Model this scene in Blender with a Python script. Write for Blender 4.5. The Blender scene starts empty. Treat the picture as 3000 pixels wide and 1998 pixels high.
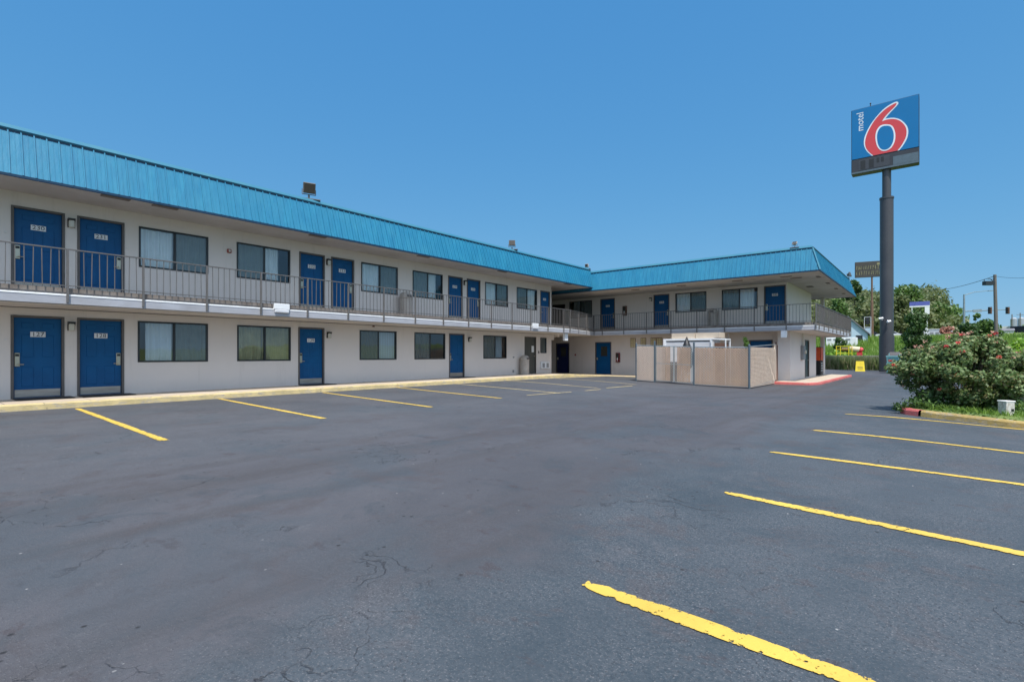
import bpy, math, random
import numpy as np
from mathutils import Vector, Matrix
random.seed(7); RNG = np.random.default_rng(7)
sc = bpy.context.scene; COL = sc.collection
R = math.radians
# ------------------------------------------------------------------ camera model (used to size things from the photo)
YAW = math.atan2(1235, 1491); CA, SA = math.cos(YAW), math.sin(YAW)
F, CX, CY, EYE = 1491.0, 1500.0, 1037.0, 1.28
def on_x(px, X):            # Y where the sight line of column px meets the plane X
    t = (px-CX)/F; return -X*(SA*t+CA)/(SA-CA*t)
def on_y(px, Y):
    t = (px-CX)/F; return Y*(CA*t-SA)/(SA*t+CA)
def at(px, py, D):          # point at depth D
    t = (px-CX)/F; L = t*D
    return Vector((CA*L-SA*D, SA*L+CA*D, EYE+(CY-py)*D/F))
def ss(a, b, x):
    t = np.clip((np.asarray(x, float)-a)/(b-a), 0, 1); return t*t*(3-2*t)
def lot(x, y):              # height of the asphalt
    return (-.12*ss(20, 28, y)*ss(-15, -17, x)*0 - .08*ss(19, 28, y)*(1-ss(-14, -6, x)) - .24*ss(-14, -6, x)*ss(12, 24, y)
            - .06*ss(30, 52, y) - .08*ss(-1, 2, x)*ss(5, 12, y)*(1-ss(16, 26, y)))
def land(x, y):             # height of the grass country round it
    x = np.asarray(x, float); y = np.asarray(y, float)
    r = x/np.maximum(y, 1)
    h = -.5 + 5.6*ss(63, 138, y)
    h = h + 19*ss(160, 330, y)*(1-ss(.0, .055, r))
    h = h + 2.0*ss(3.2, 8, x)*ss(24, 52, y)*(1-ss(60, 90, y)) + .32*ss(2.1, 2.6, x)*ss(17, 20, y)*(1-ss(60, 80, y))
    return h + .12*np.sin(x*.7+y*.23)*ss(63, 75, y) + .1*np.sin(y*.9-x*.4)*ss(63, 75, y)
def ground_hit(px, py, f=lot):
    z = 0.
    for _ in range(12):
        D = (EYE-z)*F/(py-CY); p = at(px, py, D); z = float(f(p.x, p.y))
    return Vector((p.x, p.y, z))
# ------------------------------------------------------------------ materials
def nodes(name):
    m = bpy.data.materials.new(name); m.use_nodes = True
    nt = m.node_tree; b = nt.nodes['Principled BSDF']; return m, nt, b
def mixc(nt, fac, a, b):
    n = nt.nodes.new('ShaderNodeMix'); n.data_type = 'RGBA'
    if isinstance(fac, (int, float)): n.inputs[0].default_value = fac
    else: nt.links.new(fac, n.inputs[0])
    for v, i in ((a, 6), (b, 7)):
        if isinstance(v, tuple): n.inputs[i].default_value = (*v[:3], 1)
        else: nt.links.new(v, n.inputs[i])
    return n.outputs[2]
def noise(nt, scale, detail=4, rough=.6, vec=None, dist=0):
    n = nt.nodes.new('ShaderNodeTexNoise'); n.inputs['Scale'].default_value = scale
    n.inputs['Detail'].default_value = detail; n.inputs['Roughness'].default_value = rough
    n.inputs['Distortion'].default_value = dist
    if vec is not None: nt.links.new(vec, n.inputs['Vector'])
    return n.outputs[0]
def ramp(nt, fac, a, b, inter='LINEAR'):
    n = nt.nodes.new('ShaderNodeMapRange'); n.inputs['From Min'].default_value = a; n.inputs['From Max'].default_value = b
    nt.links.new(fac, n.inputs['Value']); return n.outputs[0]
def math_(nt, op, a, b=0.):
    n = nt.nodes.new('ShaderNodeMath'); n.operation = op
    for i, v in enumerate((a, b)):
        if isinstance(v, (int, float)): n.inputs[i].default_value = v
        else: nt.links.new(v, n.inputs[i])
    return n.outputs[0]
def coords(nt, scale=(1, 1, 1), kind='Object'):
    t = nt.nodes.new('ShaderNodeTexCoord'); mp = nt.nodes.new('ShaderNodeMapping'); mp.inputs['Scale'].default_value = scale
    if kind == 'World':
        g = nt.nodes.new('ShaderNodeNewGeometry'); nt.links.new(g.outputs['Position'], mp.inputs[0])
    else: nt.links.new(t.outputs[kind], mp.inputs[0])
    return mp.outputs[0]
def bump(nt, b, h, strength=.3, dist=.01):
    n = nt.nodes.new('ShaderNodeBump'); n.inputs['Strength'].default_value = strength; n.inputs['Distance'].default_value = dist
    nt.links.new(h, n.inputs['Height']); nt.links.new(n.outputs[0], b.inputs['Normal'])
def M(name, c, c2=None, scale=3., rough=.6, metal=0., bmp=.15, stretch=(1, 1, 1), spec=.5, bscale=None):
    m, nt, b = nodes(name); v = coords(nt, stretch, 'World')
    c2 = c2 or tuple(x*.8 for x in c)
    n = ramp(nt, noise(nt, scale, 6, .65, v), .35, .68)
    nt.links.new(mixc(nt, n, c, c2), b.inputs['Base Color'])
    b.inputs['Roughness'].default_value = rough; b.inputs['Metallic'].default_value = metal
    b.inputs['Specular IOR Level'].default_value = spec
    if bmp: bump(nt, b, noise(nt, bscale or scale*12, 3, .6, v), bmp, .004)
    return m
MT = {}
def wall_mat():
    m, nt, b = nodes('wall_paint'); v = coords(nt, (1, 1, 1), 'World')
    big = ramp(nt, noise(nt, .35, 5, .6, v), .3, .7)
    c = mixc(nt, big, (.71, .645, .595), (.65, .60, .565))
    st = ramp(nt, noise(nt, 1.3, 5, .7, coords(nt, (3, 3, .25), 'World')), .56, .78)
    c = mixc(nt, math_(nt, 'MULTIPLY', st, .35), c, (.42, .38, .34))
    # mottled darker brown towards the foot of the wall
    sep = nt.nodes.new('ShaderNodeSeparateXYZ'); nt.links.new(v, sep.inputs[0])
    low = ramp(nt, sep.outputs[2], .55, .1); low = math_(nt, 'MULTIPLY', low, noise(nt, 4, 5, .7, v))
    c = mixc(nt, math_(nt, 'MULTIPLY', low, .5), c, (.45, .40, .35))
    nt.links.new(c, b.inputs['Base Color']); b.inputs['Roughness'].default_value = .75
    bump(nt, b, noise(nt, 90, 3, .6, v), .25, .004); return m
MT['wall'] = wall_mat()
def soffit_mat():
    m, nt, b = nodes('soffit_paint'); v = coords(nt, (1, 1, 1), 'World')
    c = mixc(nt, ramp(nt, noise(nt, .8, 5, .7, v), .35, .7), (.64, .60, .56), (.52, .47, .41))
    nt.links.new(c, b.inputs['Base Color']); b.inputs['Roughness'].default_value = .8
    bump(nt, b, noise(nt, 60, 3, .6, v), .2, .004); return m
MT['soffit'] = soffit_mat()
def fascia_mat():
    m, nt, b = nodes('blue_roof_metal'); v = coords(nt, (1, 1, 1), 'World')
    streak = ramp(nt, noise(nt, 2.2, 4, .6, coords(nt, (3.2, 3.2, .12), 'World')), .3, .72)
    c = mixc(nt, streak, (.010, .165, .30), (.022, .215, .345))
    sf = nt.nodes.new('ShaderNodeSeparateXYZ'); nt.links.new(v, sf.inputs[0]); pn = nt.nodes.new('ShaderNodeTexWhiteNoise'); pn.noise_dimensions = '1D'
    nt.links.new(math_(nt, 'FLOOR', math_(nt, 'MULTIPLY', math_(nt, 'ADD', sf.outputs[0], sf.outputs[1]), 4.494)), pn.inputs['W']); c = mixc(nt, math_(nt, 'MULTIPLY', pn.outputs[0], .45), c, (.012, .15, .27))
    pt = ramp(nt, noise(nt, .6, 4, .6, v), .45, .75); c = mixc(nt, math_(nt, 'MULTIPLY', pt, .35), c, (.05, .25, .35))
    nt.links.new(c, b.inputs['Base Color']); b.inputs['Roughness'].default_value = .42
    b.inputs['Specular IOR Level'].default_value = .5
    bump(nt, b, noise(nt, 1.6, 3, .5, coords(nt, (5, 5, .6), 'World')), .35, .02); return m
MT['blue_metal'] = fascia_mat()
MT['blue_cap'] = M('faded_blue_cap', (.035, .17, .235), (.02, .15, .24), 1.5, .5)
MT['navy_trim'] = M('navy_trim', (.008, .045, .10), None, 2, .5)
MT['door_blue'] = M('blue_door_paint', (.001, .085, .235), (.001, .070, .20), 2.5, .45, bmp=.05, spec=.25)
MT['dark_blue'] = M('dark_blue_door', (.004, .014, .09), None, 2.5, .4)
MT['frame_brown'] = M('brown_frame', (.115, .10, .09), (.085, .075, .07), 3, .5)
MT['bronze'] = M('dark_bronze_frame', (.018, .022, .026), None, 3, .4)
MT['steel'] = M('brushed_kick_plate', (.42, .40, .37), (.30, .27, .24), 4, .4, .7, stretch=(.5, .5, 6))
MT['brass'] = M('satin_lock_metal', (.52, .48, .38), None, 6, .35, .8)
MT['white'] = M('white_paint', (.78, .79, .80), (.70, .71, .71), 3, .5)
MT['plate'] = M('number_plate', (.72, .74, .76), None, 6, .5, bmp=0)
MT['digit'] = M('black_digit', (.015, .015, .02), None, 6, .5, bmp=0)
MT['rail'] = M('rail_paint', (.135, .125, .12), (.10, .095, .09), 5, .5)
MT['slab_edge'] = M('dirty_concrete_edge', (.24, .21, .19), (.15, .125, .11), 4, .9)
MT['band'] = M('slab_band_paint', (.62, .63, .66), (.50, .50, .51), 1.2, .65, stretch=(1, 1, 4))
MT['lamp_black'] = M('black_lamp_cap', (.012, .011, .010), None, 5, .4)
MT['lens'] = M('frosted_lens', (.62, .60, .52), None, 5, .25, bmp=0)
MT['red_dev'] = M('red_device', (.32, .035, .02), None, 5, .45)
MT['dred'] = M('dark_red_box', (.16, .012, .014), None, 5, .45)
MT['grey_screen'] = M('grey_metal', (.25, .26, .27), None, 3, .5)
MT['beige_bin'] = M('beige_bin', (.42, .38, .34), (.34, .30, .26), 4, .7)
MT['pole'] = M('charcoal_pole_paint', (.056, .056, .062), (.040, .042, .050), .5, .38)
MT['galv'] = M('galvanised_steel', (.30, .36, .39), (.22, .27, .30), 5, .45, .5)
MT['galv_dark'] = M('weathered_post', (.10, .14, .17), None, 5, .5, .3)
MT['teal'] = M('teal_dumpster', (.20, .43, .44), (.14, .36, .38), 3, .5)
MT['yellow'] = M('yellow_plastic', (.75, .58, .02), None, 4, .45)
MT['wood_pole'] = M('brown_wood_pole', (.17, .10, .065), (.11, .07, .045), 5, .9, stretch=(4, 4, .3))
MT['grey_pole'] = M('grey_wood_pole', (.17, .155, .14), (.11, .10, .09), 5, .9, stretch=(4, 4, .3))
MT['black'] = M('black_paint', (.012, .013, .015), None, 4, .5)
MT['white_car'] = M('white_car_paint', (.75, .76, .78), None, 4, .25, bmp=0)
MT['dark_car'] = M('dark_car_paint', (.03, .035, .05), None, 4, .25, bmp=0)
MT['car_glass'] = M('car_glass', (.02, .025, .03), None, 4, .08, bmp=0)
MT['house_blue'] = M('pale_blue_siding', (.42, .55, .64), (.36, .48, .57), 2, .7, stretch=(.2, .2, 8))
MT['shingle'] = M('grey_shingles', (.19, .19, .21), (.13, .13, .15), 2, .9)
MT['pale_wall'] = M('pale_grey_wall', (.55, .58, .60), None, .5, .7)
MT['sign_blue'] = M('sign_blue_face', (.001, .145, .365), (.001, .135, .34), .5, .22, bmp=0)
MT['sign_red'] = M('sign_red_face', (.60, .055, .06), (.55, .05, .055), .5, .25, bmp=0)
MT['sign_white'] = M('sign_white_face', (.75, .80, .85), None, .5, .3, bmp=0)
MT['purple'] = M('purple_blue_band', (.10, .12, .42), None, .5, .5)
MT['orange'] = M('orange_panel', (.72, .14, .02), (.55, .04, .03), 1.2, .4)
MT['tan_slat'] = None
MT['bark'] = M('brown_bark', (.10, .075, .055), (.06, .045, .035), 6, .95)
MT['mat_dark'] = M('dark_rubber_mat', (.028, .026, .026), None, 12, .95)
MT['curtain'] = M('white_curtain', (.92, .93, .93), (.84, .87, .89), 2, .8, bmp=0)
MT['curtain_olive'] = M('olive_curtain', (.70, .63, .40), (.56, .50, .31), 2, .8, bmp=0)
MT['curtain_grey'] = M('grey_lining', (.62, .67, .70), None, 2, .8, bmp=0)
MT['curtain_dark'] = M('shaded_drape', (.19, .20, .19), None, 2, .8, bmp=0)
MT['dark_glass'] = M('dark_door_glass', (.05, .055, .05), None, 3, .1, bmp=0)
MT['brown_plate'] = M('brown_sign_face', (.05, .045, .04), None, 2, .5)
MT['yellow_txt'] = M('faded_yellow_letters', (.24, .22, .11), (.13, .13, .08), 1, .6)
MT['rust'] = M('red_brown_panel', (.17, .09, .06), None, 2, .7)
MT['vent'] = M('vent_brown', (.24, .20, .17), None, 3, .7)
MT['flood_lens'] = M('bronze_flood_lens', (.045, .038, .03), None, 3, .3, bmp=0)
MT['wire'] = M('bright_wire', (.64, .56, .48), None, 5, .45, bmp=0)
MT['wall_kerb'] = M('dirty_brown_kerb', (.26, .19, .14), (.16, .12, .09), 3, .9)
MT['band_face'] = M('shaded_band_face', (.40, .41, .45), (.31, .31, .33), 1.3, .7, stretch=(1, 1, 3))  # shade of the band's face put into the colour; sunlit ledge stays white
MT['dark_cab'] = M('dark_cabinet_paint', (.035, .037, .045), None, 2, .4, bmp=0)
MT['wet_beige'] = M('beige_tank', (.72, .60, .42), (.60, .48, .3), 2, .5)
def slat_mat():
    m, nt, b = nodes('tan_privacy_slats'); v = coords(nt, (1, 1, 1), 'World')
    sep = nt.nodes.new('ShaderNodeSeparateXYZ'); nt.links.new(v, sep.inputs[0])
    s = math_(nt, 'ADD', sep.outputs[0], sep.outputs[1]); idx = math_(nt, 'FLOOR', math_(nt, 'MULTIPLY', s, 14.)); px_ = ramp(nt, sep.outputs[0], -10.05, -10.25); ln = ramp(nt, noise(nt, 9, 5, .8, coords(nt, (1, 1, .35), 'World')), .42, .62)
    w = nt.nodes.new('ShaderNodeTexWhiteNoise'); w.noise_dimensions = '1D'; nt.links.new(idx, w.inputs['W'])
    c = mixc(nt, w.outputs[0], (.66, .39, .235), (.46, .265, .155))
    n = ramp(nt, noise(nt, 1.1, 5, .65, coords(nt, (2.5, 2.5, .5), 'World')), .35, .7)
    c = mixc(nt, math_(nt, 'MULTIPLY', n, .5), c, (.34, .235, .165))
    n2 = ramp(nt, noise(nt, 1.7, 4, .6, v), .62, .72); c = mixc(nt, math_(nt, 'MULTIPLY', n2, .6), c, (.62, .55, .50))
    c = mixc(nt, math_(nt, 'MULTIPLY', ln, .6), c, (.26, .15, .095)); c = mixc(nt, math_(nt, 'MULTIPLY', px_, .6), c, (.66, .58, .53))
    nt.links.new(c, b.inputs['Base Color']); b.inputs['Roughness'].default_value = .6; return m
MT['tan_slat'] = slat_mat()
def glass_mat(name, tint=(1, 1, 1), screen=0., body=(.12, .14, .15)):
    m = bpy.data.materials.new(name); m.use_nodes = True; nt = m.node_tree; nt.nodes.clear()
    out = nt.nodes.new('ShaderNodeOutputMaterial'); tr = nt.nodes.new('ShaderNodeBsdfTransparent'); tr.inputs[0].default_value = (*tint, 1)
    gl = nt.nodes.new('ShaderNodeBsdfGlossy'); gl.inputs['Roughness'].default_value = .015
    gl.inputs['Color'].default_value = (.95, .97, 1, 1)
    fr = nt.nodes.new('ShaderNodeFresnel'); fr.inputs[0].default_value = 1.85
    n = noise(nt, 1.3, 2, .5, coords(nt, (1, 1, 1), 'World')); bm = nt.nodes.new('ShaderNodeBump'); bm.inputs['Strength'].default_value = .05
    bm.inputs['Distance'].default_value = .05; nt.links.new(n, bm.inputs['Height']); nt.links.new(bm.outputs[0], gl.inputs['Normal'])
    mx = nt.nodes.new('ShaderNodeMixShader'); nt.links.new(fr.outputs[0], mx.inputs[0]); nt.links.new(tr.outputs[0], mx.inputs[1]); nt.links.new(gl.outputs[0], mx.inputs[2])
    last = mx.outputs[0]
    if screen:
        d = nt.nodes.new('ShaderNodeBsdfDiffuse'); d.inputs[0].default_value = (*body, 1)
        m2 = nt.nodes.new('ShaderNodeMixShader'); m2.inputs[0].default_value = screen
        nt.links.new(last, m2.inputs[1]); nt.links.new(d.outputs[0], m2.inputs[2]); last = m2.outputs[0]
    nt.links.new(last, out.inputs[0]); return m
MT['glass'] = glass_mat('window_glass', (.96, 1, 1))
MT['screen'] = glass_mat('screened_glass', (.8, .9, .9), .36, (.20, .25, .26))
def asphalt_mat():
    m, nt, b = nodes('old_asphalt'); v = coords(nt, (1, 1, 1), 'World')
    sx = nt.nodes.new('ShaderNodeSeparateXYZ'); nt.links.new(v, sx.inputs[0])
    wav = math_(nt, 'ADD', sx.outputs[0], math_(nt, 'MULTIPLY', math_(nt, 'SUBTRACT', noise(nt, .55, 6, .7, v), .5), 3.2))
    bays = ramp(nt, wav, -2.5, -1.9)                       # unsealed parking bays right of the drive
    left = ramp(nt, wav, -6.0, -8.0)
    big = ramp(nt, noise(nt, .20, 6, .6, v, .8), .42, .58)
    drive = mixc(nt, big, (.060, .060, .068), (.077, .076, .085))
    mp = nt.nodes.new('ShaderNodeMapping'); mp.inputs['Rotation'].default_value = (0, 0, R(8)); mp.inputs['Scale'].default_value = (1.3, .05, 1)
    nt.links.new(v, mp.inputs[0]); band = ramp(nt, noise(nt, 1.2, 6, .65, mp.outputs[0]), .45, .62)
    drive = mixc(nt, math_(nt, 'MULTIPLY', band, .8), drive, (.056, .052, .055))
    old = mixc(nt, big, (.030, .046, .059), (.050, .064, .077))
    c = mixc(nt, bays, drive, old); c = mixc(nt, math_(nt, 'MULTIPLY', left, .7), c, mixc(nt, big, (.048, .055, .066), (.070, .074, .084)))
    st = ramp(nt, noise(nt, 1.0, 7, .78, v, .3), .53, .60); c = mixc(nt, math_(nt, 'MULTIPLY', st, .65), c, (.061, .053, .056))
    med = noise(nt, 1.1, 5, .75, v, .5); c = mixc(nt, math_(nt, 'MULTIPLY', ramp(nt, med, .44, .34), .6), c, (.036, .046, .056)); c = mixc(nt, math_(nt, 'MULTIPLY', ramp(nt, med, .56, .66), .5), c, (.086, .088, .098))
    st2 = ramp(nt, noise(nt, 2.1, 5, .7, coords(nt, (1, 1.8, 1), 'World')), .60, .66); c = mixc(nt, math_(nt, 'MULTIPLY', st2, .6), c, (.048, .036, .038))
    bl = ramp(nt, noise(nt, .45, 5, .65, v, .4), .52, .62); c = mixc(nt, math_(nt, 'MULTIPLY', bl, .55), c, (.046, .062, .076))
    pale = ramp(nt, noise(nt, 2.3, 6, .85, v), .60, .70); c = mixc(nt, math_(nt, 'MULTIPLY', pale, .40), c, (.13, .13, .135))
    rough_ = math_(nt, 'ADD', .35, math_(nt, 'MULTIPLY', math_(nt, 'MAXIMUM', bays, math_(nt, 'MULTIPLY', left, .8)), .65))
    rough_ = math_(nt, 'MULTIPLY', rough_, math_(nt, 'ADD', .35, math_(nt, 'MULTIPLY', ramp(nt, noise(nt, .9, 5, .75, v, .4), .38, .62), .75)))
    fine = noise(nt, 34, 5, .8, v); c = mixc(nt, math_(nt, 'MULTIPLY', ramp(nt, fine, .40, .62), rough_), c, mixc(nt, .5, c, (.13, .135, .145)))
    grit = ramp(nt, noise(nt, 85, 3, .6, v), .56, .66); c = mixc(nt, math_(nt, 'MULTIPLY', grit, math_(nt, 'MULTIPLY', rough_, .85)), c, (.20, .20, .21))
    dk = ramp(nt, noise(nt, 60, 3, .6, coords(nt, (1.1, .9, 1), 'World')), .56, .66); c = mixc(nt, math_(nt, 'MULTIPLY', dk, math_(nt, 'MULTIPLY', rough_, .75)), c, (.020, .021, .026))
    # cracks, only where the surface has broken up
    wob = nt.nodes.new('ShaderNodeTexNoise'); wob.inputs['Scale'].default_value = 3.; wob.inputs['Detail'].default_value = 5; nt.links.new(v, wob.inputs['Vector'])
    va = nt.nodes.new('ShaderNodeVectorMath'); va.operation = 'MULTIPLY_ADD'; nt.links.new(wob.outputs[1], va.inputs[0]); va.inputs[1].default_value = (.7, .7, 0); nt.links.new(v, va.inputs[2])
    def crack(scale, lo, hi, masks, a, bb):
        vo = nt.nodes.new('ShaderNodeTexVoronoi'); vo.feature = 'DISTANCE_TO_EDGE'; vo.inputs['Scale'].default_value = scale
        nt.links.new(va.outputs[0], vo.inputs['Vector'])
        line = ramp(nt, vo.outputs['Distance'], hi, lo)
        return math_(nt, 'MULTIPLY', line, ramp(nt, noise(nt, masks, 4, .65, v), a, bb))
    k1 = math_(nt, 'MULTIPLY', crack(.34, .0010, .0035, .9, .50, .60), .7)
    k2 = math_(nt, 'MULTIPLY', crack(3.4, .004, .022, .42, .59, .62), .75)
    k = math_(nt, 'MAXIMUM', k1, k2)
    c = mixc(nt, math_(nt, 'MULTIPLY', k, .85), c, (.022, .022, .026))
    # crumbled pits and pale loose stones
    vo = nt.nodes.new('ShaderNodeTexVoronoi'); vo.inputs['Scale'].default_value = 7.; nt.links.new(v, vo.inputs['Vector'])
    pit = math_(nt, 'MULTIPLY', ramp(nt, vo.outputs['Distance'], .12, .06), ramp(nt, noise(nt, .8, 3, .6, v), .50, .56))
    c = mixc(nt, pit, c, (.02, .02, .022))
    vo2 = nt.nodes.new('ShaderNodeTexVoronoi'); vo2.inputs['Scale'].default_value = 5.; nt.links.new(coords(nt, (1.13, .9, 1), 'World'), vo2.inputs['Vector'])
    peb = math_(nt, 'MULTIPLY', ramp(nt, vo2.outputs['Distance'], .045, .032), ramp(nt, noise(nt, .6, 3, .6, v), .47, .55))
    c = mixc(nt, peb, c, (.38, .37, .36))
    nt.links.new(c, b.inputs['Base Color']); b.inputs['Roughness'].default_value = .72; b.inputs['Specular IOR Level'].default_value = .4
    h = math_(nt, 'SUBTRACT', math_(nt, 'ADD', fine, math_(nt, 'MULTIPLY', grit, .6)), math_(nt, 'MULTIPLY', k, 3.))
    bump(nt, b, h, .55, .012); return m
MT['asphalt'] = asphalt_mat()
def paint_mat(name, col, edge):
    m = bpy.data.materials.new(name); m.use_nodes = True; nt = m.node_tree; b = nt.nodes['Principled BSDF']; out = nt.nodes['Material Output']
    v = coords(nt, (1, 1, 1), 'World'); n = noise(nt, 5, 6, .8, v)
    nt.links.new(mixc(nt, ramp(nt, noise(nt, 1.5, 5, .7, v), .35, .7), col, tuple(x*.78 for x in col)), b.inputs['Base Color']); b.inputs['Roughness'].default_value = .6
    at_ = nt.nodes.new('ShaderNodeAttribute'); at_.attribute_name = 'edge'     # 0 along the middle, 1 at the rim
    e = math_(nt, 'ADD', math_(nt, 'MULTIPLY', math_(nt, 'POWER', at_.outputs['Fac'], 2.5), edge*.5), noise(nt, 11, 6, .75, v)); e = ramp(nt, e, .655, .675)
    worn = math_(nt, 'MAXIMUM', e, ramp(nt, noise(nt, 14, 6, .8, v), .608-.02*(edge > .5), .62-.02*(edge > .5)))
    tr = nt.nodes.new('ShaderNodeBsdfTransparent'); mx = nt.nodes.new('ShaderNodeMixShader')
    nt.links.new(worn, mx.inputs[0]); nt.links.new(b.outputs[0], mx.inputs[1]); nt.links.new(tr.outputs[0], mx.inputs[2]); nt.links.new(mx.outputs[0], out.inputs[0])
    bump(nt, b, noise(nt, 70, 3, .6, v), .4, .006); return m
MT['line'] = paint_mat('yellow_line_paint', (.70, .47, .075), .36)
MT['line_old'] = paint_mat('worn_pale_line_paint', (.62, .49, .24), .44)
def kerb_mat(name, col, wear=(.5, .62)):
    m, nt, b = nodes(name); v = coords(nt, (1, 1, 1), 'World')
    c = mixc(nt, ramp(nt, noise(nt, 1.2, 5, .7, v), .4, .7), col, tuple(x*.72 for x in col))
    w = ramp(nt, noise(nt, 6, 6, .75, coords(nt, (1, .6, 2), 'World')), *wear); c = mixc(nt, w, c, (.36, .32, .27))
    d = ramp(nt, noise(nt, 8, 6, .85, v), .60, .68); c = mixc(nt, math_(nt, 'MULTIPLY', d, .85), c, (.06, .05, .045))
    nt.links.new(c, b.inputs['Base Color']); b.inputs['Roughness'].default_value = .8; bump(nt, b, noise(nt, 25, 5, .7, v), .6, .02); return m
MT['kerb_yellow'] = kerb_mat('yellow_kerb_paint', (.62, .49, .24), (.50, .66))
MT['kerb_red'] = kerb_mat('red_kerb_paint', (.52, .12, .11), (.56, .70))
MT['kerb_gold'] = kerb_mat('worn_gold_kerb_paint', (.42, .30, .10), (.5, .66))
def walk_mat():
    m, nt, b = nodes('sidewalk_concrete'); v = coords(nt, (1, 1, 1), 'World')
    c = mixc(nt, ramp(nt, noise(nt, .9, 6, .65, v), .35, .7), (.56, .47, .37), (.44, .36, .28))
    sep = nt.nodes.new('ShaderNodeSeparateXYZ'); nt.links.new(v, sep.inputs[0])
    j = math_(nt, 'LESS_THAN', math_(nt, 'FRACT', math_(nt, 'MULTIPLY', sep.outputs[1], .66)), .014)
    c = mixc(nt, math_(nt, 'MULTIPLY', j, .8), c, (.12, .10, .09)); nt.links.new(c, b.inputs['Base Color']); b.inputs['Roughness'].default_value = .85
    bump(nt, b, noise(nt, 40, 4, .7, v), .3, .006); return m
MT['walk'] = walk_mat()
def leaf_mat(name, cols, trans=.35, rough=.5):
    m, nt, b = nodes(name); g = nt.nodes.new('ShaderNodeNewGeometry')
    cr = nt.nodes.new('ShaderNodeValToRGB'); nt.links.new(g.outputs['Random Per Island'], cr.inputs[0])
    el = cr.color_ramp.elements; el[0].color = (*cols[0], 1); el[1].color = (*cols[-1], 1)
    for i, c in enumerate(cols[1:-1]): e = el.new((i+1)/(len(cols)-1)); e.color = (*c, 1)
    v = coords(nt, (1, 1, 1), 'World'); s = ramp(nt, noise(nt, .45, 3, .6, v), .35, .7)
    c = mixc(nt, math_(nt, 'MULTIPLY', s, .5), cr.outputs[0], tuple(x*1.35 for x in cols[-1]))
    nt.links.new(c, b.inputs['Base Color']); b.inputs['Roughness'].default_value = rough
    out = nt.nodes['Material Output']; t = nt.nodes.new('ShaderNodeBsdfTranslucent'); nt.links.new(c, t.inputs[0])
    mx = nt.nodes.new('ShaderNodeMixShader'); mx.inputs[0].default_value = trans
    nt.links.new(b.outputs[0], mx.inputs[1]); nt.links.new(t.outputs[0], mx.inputs[2]); nt.links.new(mx.outputs[0], out.inputs[0]); return m
MT['leaf_rose'] = leaf_mat('rose_leaves', [(.025, .07, .016), (.055, .12, .03), (.24, .16, .08), (.12, .20, .05), (.34, .42, .21), (.07, .13, .035), (.13, .20, .06)])
MT['leaf_dark'] = leaf_mat('dark_leaves', [(.018, .05, .012), (.04, .09, .02), (.065, .13, .03)])
MT['leaf_mid'] = leaf_mat('mid_green_leaves', [(.045, .10, .02), (.08, .16, .03), (.12, .20, .045)])
MT['leaf_olive'] = leaf_mat('olive_leaves', [(.06, .095, .028), (.10, .135, .04), (.15, .17, .06)])
MT['leaf_bright'] = leaf_mat('bright_vine_leaves', [(.08, .20, .012), (.14, .29, .02), (.22, .36, .03)])
MT['leaf_yellow'] = leaf_mat('yellow_green_leaves', [(.12, .16, .02), (.25, .26, .04), (.10, .14, .03)])
MT['petal'] = leaf_mat('red_petals', [(.50, .02, .02), (.62, .05, .04), (.58, .12, .10)], .3)
MT['petal_old'] = leaf_mat('faded_petals', [(.35, .10, .05), (.45, .20, .14), (.50, .30, .22)], .3)
MT['weed'] = leaf_mat('dry_weeds', [(.10, .17, .05), (.17, .22, .08), (.28, .27, .14), (.36, .30, .20), (.13, .20, .05)], .4)
MT['grass_blade'] = leaf_mat('grass_blades', [(.08, .18, .02), (.14, .26, .03), (.22, .32, .06)], .4)
def land_mat():
    m, nt, b = nodes('grass_land'); v = coords(nt, (1, 1, 1), 'World')
    c = mixc(nt, ramp(nt, noise(nt, .25, 6, .7, v), .35, .68), (.10, .17, .03), (.19, .22, .065))
    c = mixc(nt, ramp(nt, noise(nt, 2.5, 5, .7, v), .5, .75), c, (.05, .09, .02))
    nt.links.new(c, b.inputs['Base Color']); b.inputs['Roughness'].default_value = .95; bump(nt, b, noise(nt, 3, 5, .7, v), .8, .15); return m
MT['land'] = land_mat()
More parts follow.
